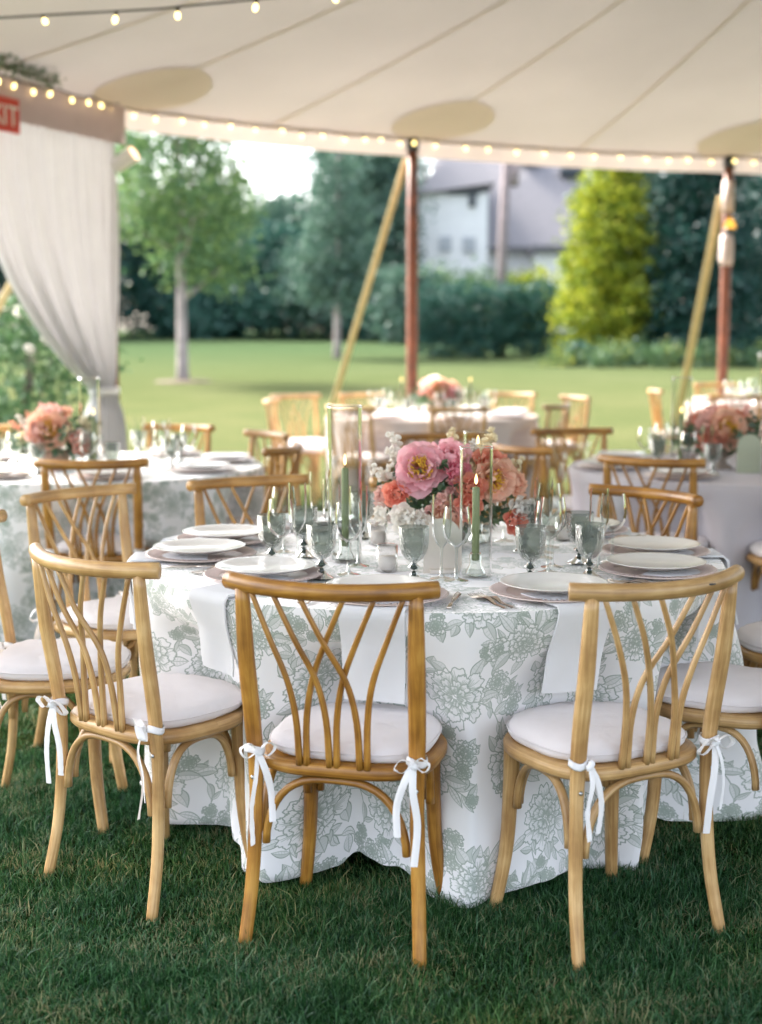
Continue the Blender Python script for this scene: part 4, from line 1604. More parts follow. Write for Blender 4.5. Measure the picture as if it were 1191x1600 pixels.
for k in CH1:
    ph = CH1[k][4]
    px, py = PLATES[k]
    a = math.atan2(py - T1.y, px - T1.x)
    tang = Vector((-sin(a), cos(a)))
    lay('charger_plate', CHG, px, py, TZ, a, 'dusty pink ribbed charger plate laid before ' + ph, 'charger plate', 'chargers on the front table')
    lay('dinner_plate', [('dinner_plate', 'plate', None)], px + rng.uniform(-0.008, 0.008), py + rng.uniform(-0.008, 0.008), TZ + 0.0235, 0, 'white dinner plate laid before ' + ph, 'plate', 'dinner plates on the front table')
    nx, ny = {'B': (-0.266, 3.65)}.get(k, (px, py))
    w = napkin_mesh(nx, ny, T1, cols1, RT1, {'A': 0.17, 'B': 0.145, 'C': 0.17}.get(k, 0.15), {'A': 0.235, 'B': 0.205, 'C': 0.22}.get(k, 0.20), ord(k))
    o = build('napkin', w, M_NAPKIN)
    tag(o, 'white folded napkin hanging off the table before ' + ph, 'napkin', 'napkins on the front table')
    for s, off_ in ((1, 0.178), (2, 0.200)):
        # forks on the sitter's left
        d_in = Vector((-cos(a), -sin(a)))
        left = Vector((d_in.y * -1, d_in.x))
        p = Vector((px, py)) + left * off_ - d_in * 0.105
        lay('fork', [('fork', 'fork', None)], p.x, p.y, TZ, math.atan2(d_in.y, d_in.x) - pi / 2 + rng.uniform(-0.05, 0.05), ('inner' if s == 1 else 'outer') + ' fork on the cloth before ' + ph, 'fork', 'forks on the front table')
    p = Vector((px, py)) - left * 0.180 - d_in * 0.105
    lay('knife', KNF, p.x, p.y, TZ, math.atan2(d_in.y, d_in.x) - pi / 2 + rng.uniform(-0.05, 0.05), 'table knife on the cloth before ' + ph, 'knife', 'knives on the front table')
    gx, gy = GOBS[k]
    lay('goblet', GOB, gx, gy, TZ, rng.uniform(0, 1), 'smoky green pressed goblet before ' + ph, 'goblet', 'goblets on the front table')
    gx, gy = WINES[k]
    lay('wine_glass', [('wine_glass', 'wine_glass', None)], gx, gy, TZ, 0, 'clear wine glass at the place before ' + ph, 'wine glass', 'wine glasses on the front table')
    gx, gy = FLUT[k]
    lay('champagne_flute', [('champagne_flute', 'flute', None)], gx, gy, TZ, 0, 'slender clear champagne flute at the place before ' + ph, 'champagne flute', 'flutes on the front table')

for (x, y, key, lab, clab, hlab) in [(-0.106, 4.0, 'cylinder_tall', 'tall clear glass cylinder left of the pink flowers', 'lit green taper candle inside the tall cylinder', 'glass holder under the candle in the tall cylinder'),
                                     (0.262, 3.74, 'cylinder_low', 'low clear glass cylinder in front of the pink flowers', 'lit green taper candle in front of the pink flowers', 'glass holder under the candle before the flowers'),
                                     (0.31, 4.36, 'cylinder_low', 'glass cylinder mostly hidden behind the pink flowers', 'lit taper candle hidden behind the pink flowers', 'glass holder hidden behind the pink flowers')]:
    lay('glass_cylinder', [('glass_cylinder', key, None)], x, y, TZ, 0, lab, 'candle cylinder')
    lay('candle_holder', [('candle_holder', 'candle_holder', None)], x, y, TZ + 0.005, 0, hlab, 'candle holder')
    cn = lay('taper_candle', CAN, x, y, TZ + 0.045, 0, clab, 'candle')
    if y > 4.2:
        cn.location.z += 0.03
    if y < 3.9 and x > 0:
        cn.scale = (1, 1, 0.88)
for (x, y, lab) in [(0.017, 3.827, 'clear votive candle cup in front, left of the pale card'), (-0.01, 4.33, 'clear votive candle cup behind, left of the bouquet'), (0.60, 4.42, 'clear votive candle cup right of the bouquet')]:
    lay('votive_candle', [('cup', 'votive_cup', None), ('wax', 'votive_wax', None)], x, y, TZ, 0, lab, 'votive candle')


def arch_card(mat, w=0.105, h=0.155):
    m = MB()
    out = [(-w / 2, 0), (w / 2, 0)] + [(w / 2 * cos(a), h - w / 2 + w / 2 * sin(a)) for a in np.linspace(0, pi, 15)]
    n = len(out)
    m.add([(x, -0.001, z) for x, z in out] + [(x, 0.001, z) for x, z in out], [tuple(range(n)), tuple(range(2 * n - 1, n - 1, -1))] + [(i, n + i, n + (i + 1) % n, (i + 1) % n) for i in range(n)])
    m.box(-w / 2 * 0.7, -0.02, 0, w / 2 * 0.7, 0.02, 0.012)
    return m


o = build('table_card', arch_card(M_CARD), M_CARD, None, (0.172, 3.80, TZ), smooth=False)
o.rotation_euler = (0, 0, 0.1)
tag(o, 'pale beige arched table card in front of the pink flowers', 'table card')
o = build('table_card', arch_card(M_CARD_G, 0.12, 0.19), M_CARD_G, None, (1.80, 6.66, TZ), smooth=False)
tag(o, 'sage green arched table card beside the coral flowers', 'table card')


# ------------------------------------------------------------------ flowers
def petal_mesh(L, W, cup, curl, ruff, seed):
    r = random.Random(seed)
    m = MB()
    N, K = 8, 7
    P = []
    ph = r.uniform(0, 6)
    for j in range(K):
        v = j / (K - 1)
        row = []
        wd = W * (0.25 + 0.75 * sin(pi * (0.12 + 0.60 * v))) * (1 if v < 0.85 else 1 - 1.2 * (v - 0.85))
        for i in range(N):
            u = -1 + 2 * i / (N - 1)
            y = L * (v - 0.10 * u * u * v * v - 0.05 * abs(sin(u * 4 + ph)) * v ** 4)
            z = cup * (u * u) * W * 0.6 * v + curl * L * (v ** 2) + ruff * sin(u * 5 + ph) * v ** 3
            row.append((u * wd * 0.5, y, z))
        P.append(row)
    m.grid(P, uvf=lambda i, j: (i / (N - 1), j / (K - 1)))
    return m


PET = []
for i in range(5):
    me = petal_mesh(1.0, 0.95, 0.55, 0.22 - 0.06 * i, 0.05, 60 + i).mesh('petal')
    me.materials.append(P_PINK)
    PET.append(me)


def dir_quat(d):
    return Vector(d).normalized().to_track_quat('Z', 'Y')


def stamen_mesh(rad, seed):
    r = random.Random(seed)
    m = MB()
    for i in range(90):
        a, q = r.uniform(0, 6.28), math.sqrt(r.random())
        x, y = rad * q * cos(a), rad * q * sin(a)
        h = rad * (0.55 + 0.25 * r.random())
        m.tube([(x * 0.4, y * 0.4, 0), (x * 0.8, y * 0.8, h * 0.7), (x, y, h)], [rad * 0.02, rad * 0.03, rad * 0.075], n=4)
    return m


STAM = stamen_mesh(1.0, 3).mesh('bloom')
STAM.materials.append(M_STAMEN)


def open_peony(root, pos, face, rad, mat, seed, stam=0.46, sub=True):
    """bloom with separate petals; the stamen tuft is the part, petals its sub-parts"""
    r = random.Random(seed)
    b = link('bloom', STAM, None, root, pos)
    b.rotation_mode = 'QUATERNION'
    b.rotation_quaternion = dir_quat(face)
    b.scale = (rad * stam,) * 3
    k = 1 / stam
    for ring, (n, L, tilt, z0) in enumerate([(8, 1.0, 0.10, -0.16), (8, 0.88, 0.45, -0.10), (6, 0.70, 0.85, -0.05)]):
        for i in range(n):
            a = 2 * pi * i / n + ring * 0.4 + r.uniform(-0.12, 0.12)
            p = link('petal', PET[r.randrange(5)], None, b)
            p.material_slots[0].link = 'OBJECT'
            p.material_slots[0].material = mat
            M = Matrix.Translation((0, 0, z0 * k)) @ Matrix.Rotation(a, 4, 'Z') @ Matrix.Translation((0, 0.10 * k, 0)) @ Matrix.Rotation(tilt + r.uniform(-0.15, 0.15), 4, 'X') @ Matrix.Scale(L * k * r.uniform(0.85, 1.05) * 0.92, 4)
            p.matrix_local = M
    return b


def ball_bloom_mesh(seed, n=26, open_=0.9):
    """full rose / stock bloom of overlapping petals, unit radius"""
    r = random.Random(seed)
    m = MB()
    for i in range(n):
        q = (i + 0.5) / n
        el = pi / 2 - q * 1.75 * open_
        a = i * 2.4
        pm = petal_mesh(0.95, 1.0, 0.8, 0.25, 0.05, seed * 50 + i)
        sc = 0.42 + 0.38 * q
        M = Matrix.Rotation(a, 4, 'Z') @ Matrix.Translation((0, 0.12 + 0.32 * q, 0.25 - 0.35 * q)) @ Matrix.Rotation(el, 4, 'X') @ Matrix.Scale(sc, 4)
        m.add([M @ Vector(v) for v in pm.v], pm.f, pm.uv)
    return m


BALL = []
for i in range(4):
    me = ball_bloom_mesh(9 + i).mesh('bloom')
    me.materials.append(P_WHITE)
    BALL.append(me)


def spike_mesh(seed, n=26, L=1.0):
    """stock spike: many small florets along a stem"""
    r = random.Random(seed)
    m = MB()
    for i in range(n):
        q = i / n
        c = Vector((r.gauss(0, 0.12) * (1.1 - q * 0.6), r.gauss(0, 0.12) * (1.1 - q * 0.6), L * q))
        d0 = Vector((c.x * 3, c.y * 3, 0.3)).normalized()
        Q = d0.to_track_quat('Z', 'Y').to_matrix().to_4x4()
        for k in range(5):
            pm = petal_mesh(0.17 * (1.15 - 0.5 * q), 0.17 * (1.15 - 0.5 * q), 0.3, 0.15, 0.01, seed * 99 + i * 5 + k)
            M = Matrix.Translation(c) @ Q @ Matrix.Rotation(k * 2 * pi / 5 + r.random(), 4, 'Z') @ Matrix.Rotation(0.5, 4, 'X')
            m.add([M @ Vector(v) for v in pm.v], pm.f, pm.uv)
    return m


SPIKE = []
for i in range(3):
    me = spike_mesh(20 + i).mesh('stock_spray')
    me.materials.append(P_WHITE)
    SPIKE.append(me)


def bloom(root, me, name, pos, face, rad, mat):
    o = link(name, me, None, root, pos)
    o.material_slots[0].link = 'OBJECT'
    o.material_slots[0].material = mat
    o.rotation_mode = 'QUATERNION'
    o.rotation_quaternion = dir_quat(face) @ Vector((0, 0, 1)).rotation_difference(Vector((rng.gauss(0, 0.1), rng.gauss(0, 0.1), 1)))
    o.scale = (rad,) * 3
    return o


def bouquet_foliage(seed, n, spread):
    r = random.Random(seed)
    m = MB()
    for i in range(n):
        a = r.uniform(0, 6.28)
        el = r.uniform(-0.5, 1.3)
        q = r.uniform(0.35, 1.0)
        d = Vector((cos(a) * cos(el), sin(a) * cos(el), sin(el)))
        p = Vector((d.x * spread * 1.15 * q, d.y * spread * q, 0.13 + d.z * spread * 0.75 * q))
        L = r.uniform(0.025, 0.055)
        leaf_quad(m, p, r, L, L * 0.6, d + Vector((r.gauss(0, 0.6), r.gauss(0, 0.6), r.gauss(0, 0.6))))
    # a few reaching stems
    for i in range(10):
        a = r.uniform(0, 6.28)
        e = Vector((cos(a) * spread * 1.25, sin(a) * spread * 1.1, 0.10 + r.uniform(0, 0.2)))
        st = bez([(0, 0, 0.08), tuple(e * 0.55 + Vector((0, 0, 0.08))), tuple(e)], 5)
        m.tube(st, 0.0016, n=4)
        for p in st[4:]:
            for k in range(3):
                leaf_quad(m, p, r, 0.03, 0.02)
    return m


def vase_mesh(kind):
    m = MB()
    if kind == 0:
        m.lathe([(0.0, 0.0), (0.05, 0.0), (0.055, 0.01), (0.065, 0.05), (0.075, 0.09), (0.078, 0.10), (0.073, 0.10), (0.068, 0.085), (0.0, 0.08)], 28)
    else:
        m.lathe([(0.0, 0.0), (0.055, 0.0), (0.05, 0.012), (0.025, 0.03), (0.022, 0.05), (0.05, 0.07), (0.085, 0.10), (0.09, 0.12), (0.084, 0.12), (0.05, 0.085), (0.0, 0.08)], 28)
    return m


def arrangement(x, y, z, label, vase, vmat, spec, seed, spread):
    root = empty('flower_arrangement', (x, y, z), 0, label, 'flowers', 'flower centrepieces on the tables')
    build('vase', vase_mesh(vase), vmat, root)
    build('foliage', bouquet_foliage(seed, 420, spread), L_BOUQ, root)
    for (kind, pos, face, rad, mat) in spec:
        if kind == 'P':
            open_peony(root, pos, face, rad, mat, rng.randrange(999))
        elif kind == 'B':
            bloom(root, BALL[rng.randrange(4)], 'bloom', pos, face, rad, mat)
        else:
            bloom(root, SPIKE[rng.randrange(3)], 'stock_spray', pos, face, rad, mat)
    return root


F0 = (0.0, -1.0, 0.35)
spec1 = [
    ('P', (-0.085, -0.14, 0.262), (-0.10, -0.95, 0.30), 0.090, P_PINK),
    ('B', (0.005, -0.11, 0.285), (0.15, -0.8, 0.5), 0.068, P_PINK),
    ('B', (0.022, -0.15, 0.255), (0.3, -1.0, 0.1), 0.045, P_HOT),
    ('P', (0.135, -0.13, 0.228), (0.35, -0.9, -0.15), 0.082, P_PEACH),
    ('B', (0.125, -0.10, 0.265), (0.3, -0.8, 0.6), 0.062, P_CORAL),
    ('B', (-0.155, -0.14, 0.185), (-0.4, -1, 0.0), 0.045, P_CORAL),
    ('B', (0.065, -0.17, 0.205), (0.1, -1, 0.1), 0.052, P_CORAL),
    ('B', (0.000, -0.17, 0.125), (0.0, -1, -0.2), 0.055, P_PEACH),
    ('B', (0.055, -0.19, 0.15), (0.2, -1, -0.1), 0.045, P_CORAL),
    ('S', (-0.02, -0.15, 0.150), (0.05, -0.85, 0.6), 0.085, P_BLUSH),
    ('S', (-0.005, -0.13, 0.175), (0.25, -0.6, 0.7), 0.080, P_BLUSH),
    ('S', (-0.05, -0.16, 0.14), (-0.2, -0.9, 0.2), 0.06, P_BLUSH),
    ('B', (0.060, -0.10, 0.265), (0.1, -0.8, 0.5), 0.05, P_CREAM),
    ('S', (-0.14, -0.06, 0.255), (-0.25, -0.15, 1), 0.115, P_WHITE),
    ('S', (-0.165, -0.08, 0.20), (-0.7, -0.3, 0.8), 0.10, P_WHITE),
    ('S', (0.015, -0.05, 0.29), (0.0, -0.2, 1), 0.09, P_CREAM),
    ('S', (0.10, -0.03, 0.27), (0.25, -0.1, 1), 0.115, P_CREAM),
    ('S', (0.07, -0.04, 0.25), (0.1, -0.3, 1), 0.10, P_WHITE),
    ('B', (-0.125, -0.18, 0.115), (-0.3, -1, 0.1), 0.052, P_WHITE),
    ('B', (-0.085, -0.19, 0.105), (-0.1, -1, 0.0), 0.045, P_WHITE),
    ('B', (-0.195, -0.12, 0.125), (-1, -0.7, 0.2), 0.036, P_WHITE),
    ('B', (0.215, -0.12, 0.135), (0.7, -0.9, 0.2), 0.045, P_WHITE),
    ('B', (0.255, -0.08, 0.125), (0.8, -0.8, 0.2), 0.042, P_WHITE),
    ('S', (0.17, -0.04, 0.22), (0.75, -0.3, 0.8), 0.10, P_CREAM),
    ('B', (0.20, -0.08, 0.21), (0.7, -0.7, 0.4), 0.048, P_PEACH),
    ('B', (-0.19, -0.10, 0.17), (-0.8, -0.7, 0.3), 0.040, P_BLUSH),
    ('B', (0.20, -0.13, 0.10), (0.6, -1, -0.1), 0.042, P_CORAL),
    ('B', (0.10, 0.10, 0.22), (0.3, 0.8, 0.6), 0.06, P_PINK),
    ('B', (-0.08, 0.10, 0.22), (-0.3, 0.8, 0.6), 0.06, P_PEACH),
    ('B', (0.0, 0.14, 0.16), (0, 1, 0.2), 0.06, P_WHITE),
]
arrangement(0.205, 4.27, TZ, 'bouquet with large pink yellow centred peony on the front table', 0, M_POT2, spec1, 5, 0.165)


def rand_spec(seed, mats, big):
    r = random.Random(seed)
    out = [('P', (0.02 * r.uniform(-1, 1), -0.12, 0.21), (0.1, -0.9, 0.35), 0.115, big)]
    for i in range(20):
        a = r.uniform(0, 6.28)
        el = r.uniform(-0.1, 1.4)
        d = Vector((cos(a) * cos(el), sin(a) * cos(el), sin(el)))
        p = (d.x * 0.19, d.y * 0.15, 0.15 + d.z * 0.13)
        out.append((r.choice('BBBS'), p, tuple(d + Vector((0, 0, 0.2))), r.uniform(0.05, 0.075), r.choice(mats)))
    return out


arrangement(-1.62, 6.80, TZ, 'peach peony and cream bouquet on the table beside the curtain', 0, M_POT, rand_spec(3, [P_PEACH, P_BLUSH, P_WHITE, P_CREAM, P_CORAL], P_PEACH), 15, 0.17)
arrangement(1.72, 6.88, TZ, 'coral and peach bouquet with trailing green leaves on the right table', 1, M_POT2, rand_spec(4, [P_CORAL, P_PEACH, P_CORAL, P_PEACH, P_BLUSH], P_PEACH), 16, 0.19)
arrangement(0.46, 11.4, zg(0, 11.4) + TZ, 'pale pink and peach bouquet on the far table', 0, M_POT, rand_spec(6, [P_BLUSH, P_WHITE, P_PEACH, P_PINK], P_PEACH), 17, 0.18)

# settings on the other tables
for (T, n, a0, tph, seed) in [(T2, 8, 0.3, 'patterned table beside the curtain', 1), (T4, 8, 0.1, 'right table with lilac grey cloth', 2), (T3, 8, 0.2, 'far table with pinkish cloth', 3), (T5, 7, 0.2, 'farthest table by the right pole', 4)]:
    r = random.Random(seed)
    z = zg(T.x, T.y) + TZ
    sides = ['right side', 'far right side', 'far side', 'far left side', 'left side', 'near left side', 'near side', 'near right side']
    for i in range(n):
        a = a0 + 2 * pi * i / n
        sd_ = sides[int(round(a / (pi / 4))) % 8] + ' of the '
        P = lambda rr, da: (T.x + rr * cos(a + da), T.y + rr * sin(a + da))
        x, y = P(0.70, 0)
        lay('charger_plate', [('charger_plate', 'charger', None)], x, y, z, 0, 'charger plate on the ' + sd_ + tph, 'charger plate', 'chargers on the ' + tph)
        lay('dinner_plate', [('dinner_plate', 'plate', None)], x, y, z + 0.0235, 0, 'white plate on the ' + sd_ + tph, 'plate', 'plates on the ' + tph)
        x, y = P(0.47, 0.12)
        lay('goblet', GOB, x, y, z, 0, 'smoky green goblet on the ' + sd_ + tph, 'goblet', 'goblets on the ' + tph)
        x, y = P(0.50, -0.12)
        lay('wine_glass', [('wine_glass', 'wine_glass', None)], x, y, z, 0, 'clear wine glass on the ' + sd_ + tph, 'wine glass', 'wine glasses on the ' + tph)
        x, y = P(0.38, -0.05)
        lay('champagne_flute', [('champagne_flute', 'flute', None)], x, y, z, 0, 'clear flute on the ' + sd_ + tph, 'champagne flute', 'flutes on the ' + tph)
    cps = {1: [(-1.44, 6.76, 1), (-1.40, 6.66, 0)], 2: [(1.50, 6.83, 1), (2.05, 7.05, 1)], 3: [(0.17, 11.35, 0), (0.74, 11.35, 0)], 4: [(3.6, 12.9, 1)]}[seed]
    for q, (x, y, cyl) in enumerate(cps):
        wh = ['left of', 'right of'][q] if seed in (2, 3) else ['close to', 'before'][q]
        if cyl:
            lay('glass_cylinder', [('glass_cylinder', 'cylinder_tall', None)], x, y, z, 0, 'clear glass cylinder ' + wh + ' the flowers on the ' + tph, 'candle cylinder')
        lay('candle_holder', [('candle_holder', 'candle_holder', None)], x, y, z + 0.005, 0, 'glass candle holder ' + wh + ' the flowers on the ' + tph, 'candle holder')
        lay('taper_candle', CAN, x, y, z + 0.045, 0, 'lit taper candle ' + wh + ' the flowers on the ' + tph, 'candle')
    lay('votive_candle', [('cup', 'votive_cup', None), ('wax', 'votive_wax', None)], T.x + 0.1, T.y - 0.32, z, 0, 'votive candle cup on the ' + tph, 'votive candle')


# ------------------------------------------------------------------ trees and planting
def crown_mesh(lobes, n, ls, seed, droop=0.0, fill=0.45, cs=2.4):
    r = np.random.RandomState(seed)
    vol = np.array([a * b * c for (_, _, _, a, b, c) in lobes]) ** 0.7
    pick = r.choice(len(lobes), n, p=vol / vol.sum())
    Lb = np.array(lobes)[pick]
    d = r.normal(size=(n, 3))
    d /= np.linalg.norm(d, axis=1)[:, None]
    q = (fill + (1 - fill) * r.rand(n) ** 0.5)[:, None]
    # clumps: pull leaves towards random clump centres
    P = Lb[:, :3] + d * Lb[:, 3:] * q
    nc = max(20, n // 45)
    C = P[r.choice(n, nc)]
    ci = r.randint(0, nc, n)
    scale = ls * cs
    P = np.where((r.rand(n) < 0.75)[:, None], C[ci] + r.normal(size=(n, 3)) * scale * np.array([1, 1, 0.55]), P)
    L = ls * r.uniform(0.7, 1.4, n)
    dirs = r.normal(size=(n, 3)) + np.array([0, 0, -droop])
    dirs /= np.linalg.norm(dirs, axis=1)[:, None]
    s = np.cross(dirs, r.normal(size=(n, 3)))
    s /= np.linalg.norm(s, axis=1)[:, None] + 1e-9
    nn = np.cross(dirs, s)
    a = P
    m = P + dirs * (L * 0.5)[:, None]
    W = (L * 0.34)[:, None]
    v = np.stack([a, m + s * W + nn * W * 0.3, P + dirs * L[:, None], m - s * W + nn * W * 0.3], 1).reshape(-1, 3).astype(np.float32)
    F = np.arange(4 * n).reshape(-1, 4)
    me = bpy.data.meshes.new('crown')
    me.vertices.add(len(v))
    me.vertices.foreach_set('co', v.ravel())
    me.loops.add(F.size)
    me.loops.foreach_set('vertex_index', F.ravel().astype(np.int32))
    me.polygons.add(n)
    me.polygons.foreach_set('loop_start', np.arange(0, F.size, 4, dtype=np.int32))
    me.update()
    return me


def trunk_mesh(h, r0, seed, limbs=6, lean=0.0, l0=0.35, spread=1.6):
    r = random.Random(seed)
    m = MB()
    pts = bez([(0, 0, -0.1), (r.gauss(0, 0.03) + lean * 0.3, r.gauss(0, 0.03), h * 0.35), (lean * 0.7, r.gauss(0, 0.05), h * 0.7), (lean, 0, h)], 6)
    k = len(pts)
    m.tube(pts, [r0 * (1.25 if i == 0 else 1) * (1 - 0.8 * i / k) for i in range(k)], n=10)
    for j in range(limbs):
        q = l0 + (0.95 - l0) * j / max(1, limbs)
        p = pts[int(q * (k - 1))]
        a = r.uniform(0, 6.28)
        Lb = spread * (1.1 - q) * r.uniform(0.8, 1.3)
        e = p + Vector((cos(a) * Lb, sin(a) * Lb, Lb * r.uniform(0.5, 1.0)))
        mid = p.lerp(e, 0.5) + Vector((0, 0, -0.08 * Lb))
        m.tube(bez([tuple(p), tuple(mid), tuple(e)], 4), [r0 * 0.38 * (1 - 0.8 * i / 8) for i in range(9)], n=6)
    return m


def tree(name, x, y, crown_me, lmat, tmb, bark, label, cat='tree', group=None, sc=1.0, rz=0.0, z=None):
    root = empty(name, (x, y, zg(x, y) if z is None else z), rz, label, cat, group)
    build('trunk', tmb, bark, root)
    link('crown', crown_me, lmat, root)
    root.scale = (sc,) * 3
    return root


def lobes_round(h0, h1, rad, n, seed, squash=0.8):
    r = random.Random(seed)
    out = [(0, 0, (h0 + h1) / 2, rad * 0.75, rad * 0.75, (h1 - h0) / 2 * 0.85)]
    for i in range(n):
        q = (i + 0.5) / n
        z = h0 + (h1 - h0) * q
        rr = rad * math.sin(pi * (0.15 + 0.75 * q)) * 0.75
        a = i * 2.4 + r.uniform(-0.4, 0.4)
        s = rad * r.uniform(0.32, 0.5)
        out.append((rr * cos(a), rr * sin(a), z, s, s, s * squash))
    return out


def lobes_cone(h0, h1, rad, n, seed, top=0.08, ex=0.85):
    r = random.Random(seed)
    out = []
    for i in range(n):
        q = (i + 0.5) / n
        z = h0 + (h1 - h0) * q
        R0 = rad * (top + (1 - top) * (1 - q) ** ex) * (1 if q > 0.08 else 0.8)
        k = 5 if q < 0.7 else 3
        for j in range(k):
            a = j * 2 * pi / k + i * 1.3
            s = R0 * 0.55 * r.uniform(0.85, 1.15)
            out.append((R0 * 0.5 * cos(a), R0 * 0.5 * sin(a), z + r.uniform(-0.1, 0.1), s, s, max(0.25, s * 0.7)))
    return out


# young lawn trees
y_ = 28.0
x_ = (287 - 595.5) * y_ / 2135
t = tree('young_shade_tree', x_, y_, crown_mesh(lobes_round(2.2, 5.9, 1.5, 16, 2), 9000, 0.12, 1), L_FRESH, trunk_mesh(5.6, 0.125, 4, 9, 0.0, 0.33, 1.8), M_BARK, 'young leafy tree with pale grey trunk standing alone on the lawn')
m = MB()
m.lathe([(0.0, 0.05), (0.35, 0.04), (0.55, 0.02), (0.65, -0.05)], 24)
build('mulch_ring', m, M_MULCH, t)
y_ = 38.0
x_ = (527 - 595.5) * y_ / 2135
t = tree('conical_tree', x_, y_, crown_mesh(lobes_cone(1.6, 7.0, 1.35, 12, 5, 0.05), 8000, 0.12, 2), L_BLUE, trunk_mesh(6.6, 0.11, 6, 8, 0.05, 0.3, 1.2), M_BARK, 'slender bluish green tree beside the slanting guy strap')
# golden conifer
y_ = 36.0
x_ = (953 - 595.5) * y_ / 2135
tree('golden_conifer', x_ - 0.05, y_, crown_mesh(lobes_cone(0.05, 8.5, 1.85, 24, 8, 0.03, 1.1), 27000, 0.12, 3, -0.4, 0.55, 1.3), L_GOLD, trunk_mesh(8.0, 0.12, 7, 3, 0, 0.5, 0.3), M_BARK_D, 'golden yellow green cone shaped conifer beside the clipped hedge')
# dark spruce on the right
y_ = 34.8
tree('dark_spruce', (1092 - 595.5) * y_ / 2135, y_, crown_mesh(lobes_cone(0.05, 12.0, 1.75, 22, 9, 0.05), 19000, 0.14, 4, 0.5, 0.5, 1.8), L_DARK, trunk_mesh(10, 0.16, 8, 4, 0, 0.4, 0.8), M_BARK_D, 'dark blue green spruce behind the pole with amber lamp')
tree('dark_spruce', (1210 - 595.5) * 41 / 2135, 41, crown_mesh(lobes_cone(0.1, 10.0, 2.4, 18, 10, 0.05), 14000, 0.16, 5, 0.4), L_DARK, trunk_mesh(10, 0.16, 9, 4, 0, 0.4, 0.8), M_BARK_D, 'dark spruce at the right edge behind the farthest table')
tree('dark_spruce', (1010 - 595.5) * 47 / 2135, 47, crown_mesh(lobes_cone(0.1, 13, 2.6, 18, 12, 0.05), 12000, 0.2, 6, 0.4), L_BLUE, trunk_mesh(12, 0.18, 9, 4, 0, 0.4, 0.8), M_BARK_D, 'tall bluish spruce rising between the golden conifer and dark spruce')


# hedge
def hedge(x0, x1, y0, y1, h, n, ls, mat, label, seed, name='hedge', cat='hedge'):
    r = np.random.RandomState(seed)
    cx, cyy = (x0 + x1) / 2, (y0 + y1) / 2
    root = empty(name, (cx, cyy, zg(cx, cyy)), 0, label, cat)
    hw, hd = (x1 - x0) / 2, (y1 - y0) / 2
    lob = []
    k = int(max(4, (x1 - x0) / 0.5))
    for i in range(k):
        for zz in np.linspace(0.35, h - 0.35, 4):
            lob.append((-hw + 0.3 + (x1 - x0 - 0.6) * i / (k - 1), r.uniform(-0.15, 0.15), zz + r.uniform(-0.08, 0.08), 0.5, hd, 0.42))
    link('foliage', crown_mesh(lob, n, ls, seed, 0, 0.6, 1.0), mat, root)
    m = MB()
    for i in range(k):
        xx = -hw + 0.3 + (x1 - x0 - 0.6) * i / (k - 1)
        m.tube([(xx, 0, 0), (xx + 0.1, 0.05, h * 0.6)], [0.04, 0.02], n=6)
    st = build('stems', m, M_BARK_D, root)
    st['kind'] = 'stuff'
    return root


hedge((655 - 595.5) * 38 / 2135, (864 - 595.5) * 38 / 2135, 37.3, 38.9, 2.02, 15000, 0.10, L_HEDGE, 'clipped dark green hedge left of the golden conifer', 31)


def shrub(x, y, rad, h, n, ls, mat, label, seed, group=None, name='shrub', cat='shrub'):
    root = empty(name, (x, y, zg(x, y)), 0, label, cat, group)
    lob = lobes_round(0.15, h, rad, 9, seed)
    link('foliage', crown_mesh(lob, n, ls, seed), mat, root)
    m = MB()
    r = random.Random(seed)
    for i in range(5):
        a = r.uniform(0, 6.28)
        m.tube([(0, 0, -0.05), (0.3 * rad * cos(a), 0.3 * rad * sin(a), h * 0.4), (0.6 * rad * cos(a), 0.6 * rad * sin(a), h * 0.75)], [0.03, 0.02, 0.01], n=6)
    build('stem', m, M_BARK_D, root)
    return root


rb = shrub(-3.75, 14.2, 0.95, 1.75, 2600, 0.085, L_ROSE, 'leafy rose bush growing behind the curtain', 51, name='rose_bush', cat='bush')
for i in range(26):
    a, el = rng.uniform(0, 6.28), rng.uniform(0.2, 1.4)
    d = Vector((cos(a) * cos(el), sin(a) * cos(el), sin(el)))
    bloom(rb, BALL[rng.randrange(4)], 'rose', (d.x * 0.85, d.y * 0.85, 0.85 + d.z * 0.8), d, 0.055, P_WHITE)

# dark understorey along the far edge of the lawn
us = [(-15.6, 53, 2.6, 4.6, L_DARK), (-12.4, 52, 2.4, 4.4, L_DARK), (-9.6, 53, 2.4, 4.8, L_DARK), (-6.9, 52.5, 1.7, 1.25, L_HEDGE), (-4.2, 52, 2.0, 3.7, L_HEDGE), (-1.9, 51, 1.7, 3.4, L_BLUE), (0.3, 50, 1.2, 1.1, L_HEDGE), (0.95, 47, 0.7, 2.3, L_BLUE)]
uslab = ['dark bush at the far left lawn edge', 'dark bush behind the curtain at the lawn edge', 'dark bush behind the young shade tree', 'dense bush right of the pale trunk at the lawn edge', 'dense bush midway along the far lawn edge', 'bluish bush left of the slender tree', 'dense bush behind the slanting guy strap', 'bluish bush directly left of the clipped hedge']
for i, (x, y, rad, h, mt) in enumerate(us):
    shrub(x, y, rad, h, 5200, 0.19, mt, uslab[i], 70 + i, 'bushes along the far lawn edge')
for i, (x, y, rad, h, mt, lab) in enumerate([(1.8, 52, 1.5, 2.3, L_FRESH, 'light green bush above the hedge below the house'), (3.7, 52, 1.5, 2.3, L_FRESH, 'low bright bush above the middle of the hedge'), (5.5, 52, 1.1, 2.4, L_GOLD, 'yellowish bush above the right of the hedge')]):
    shrub(x, y, rad, h, 3600, 0.17, mt, lab, 90 + i)

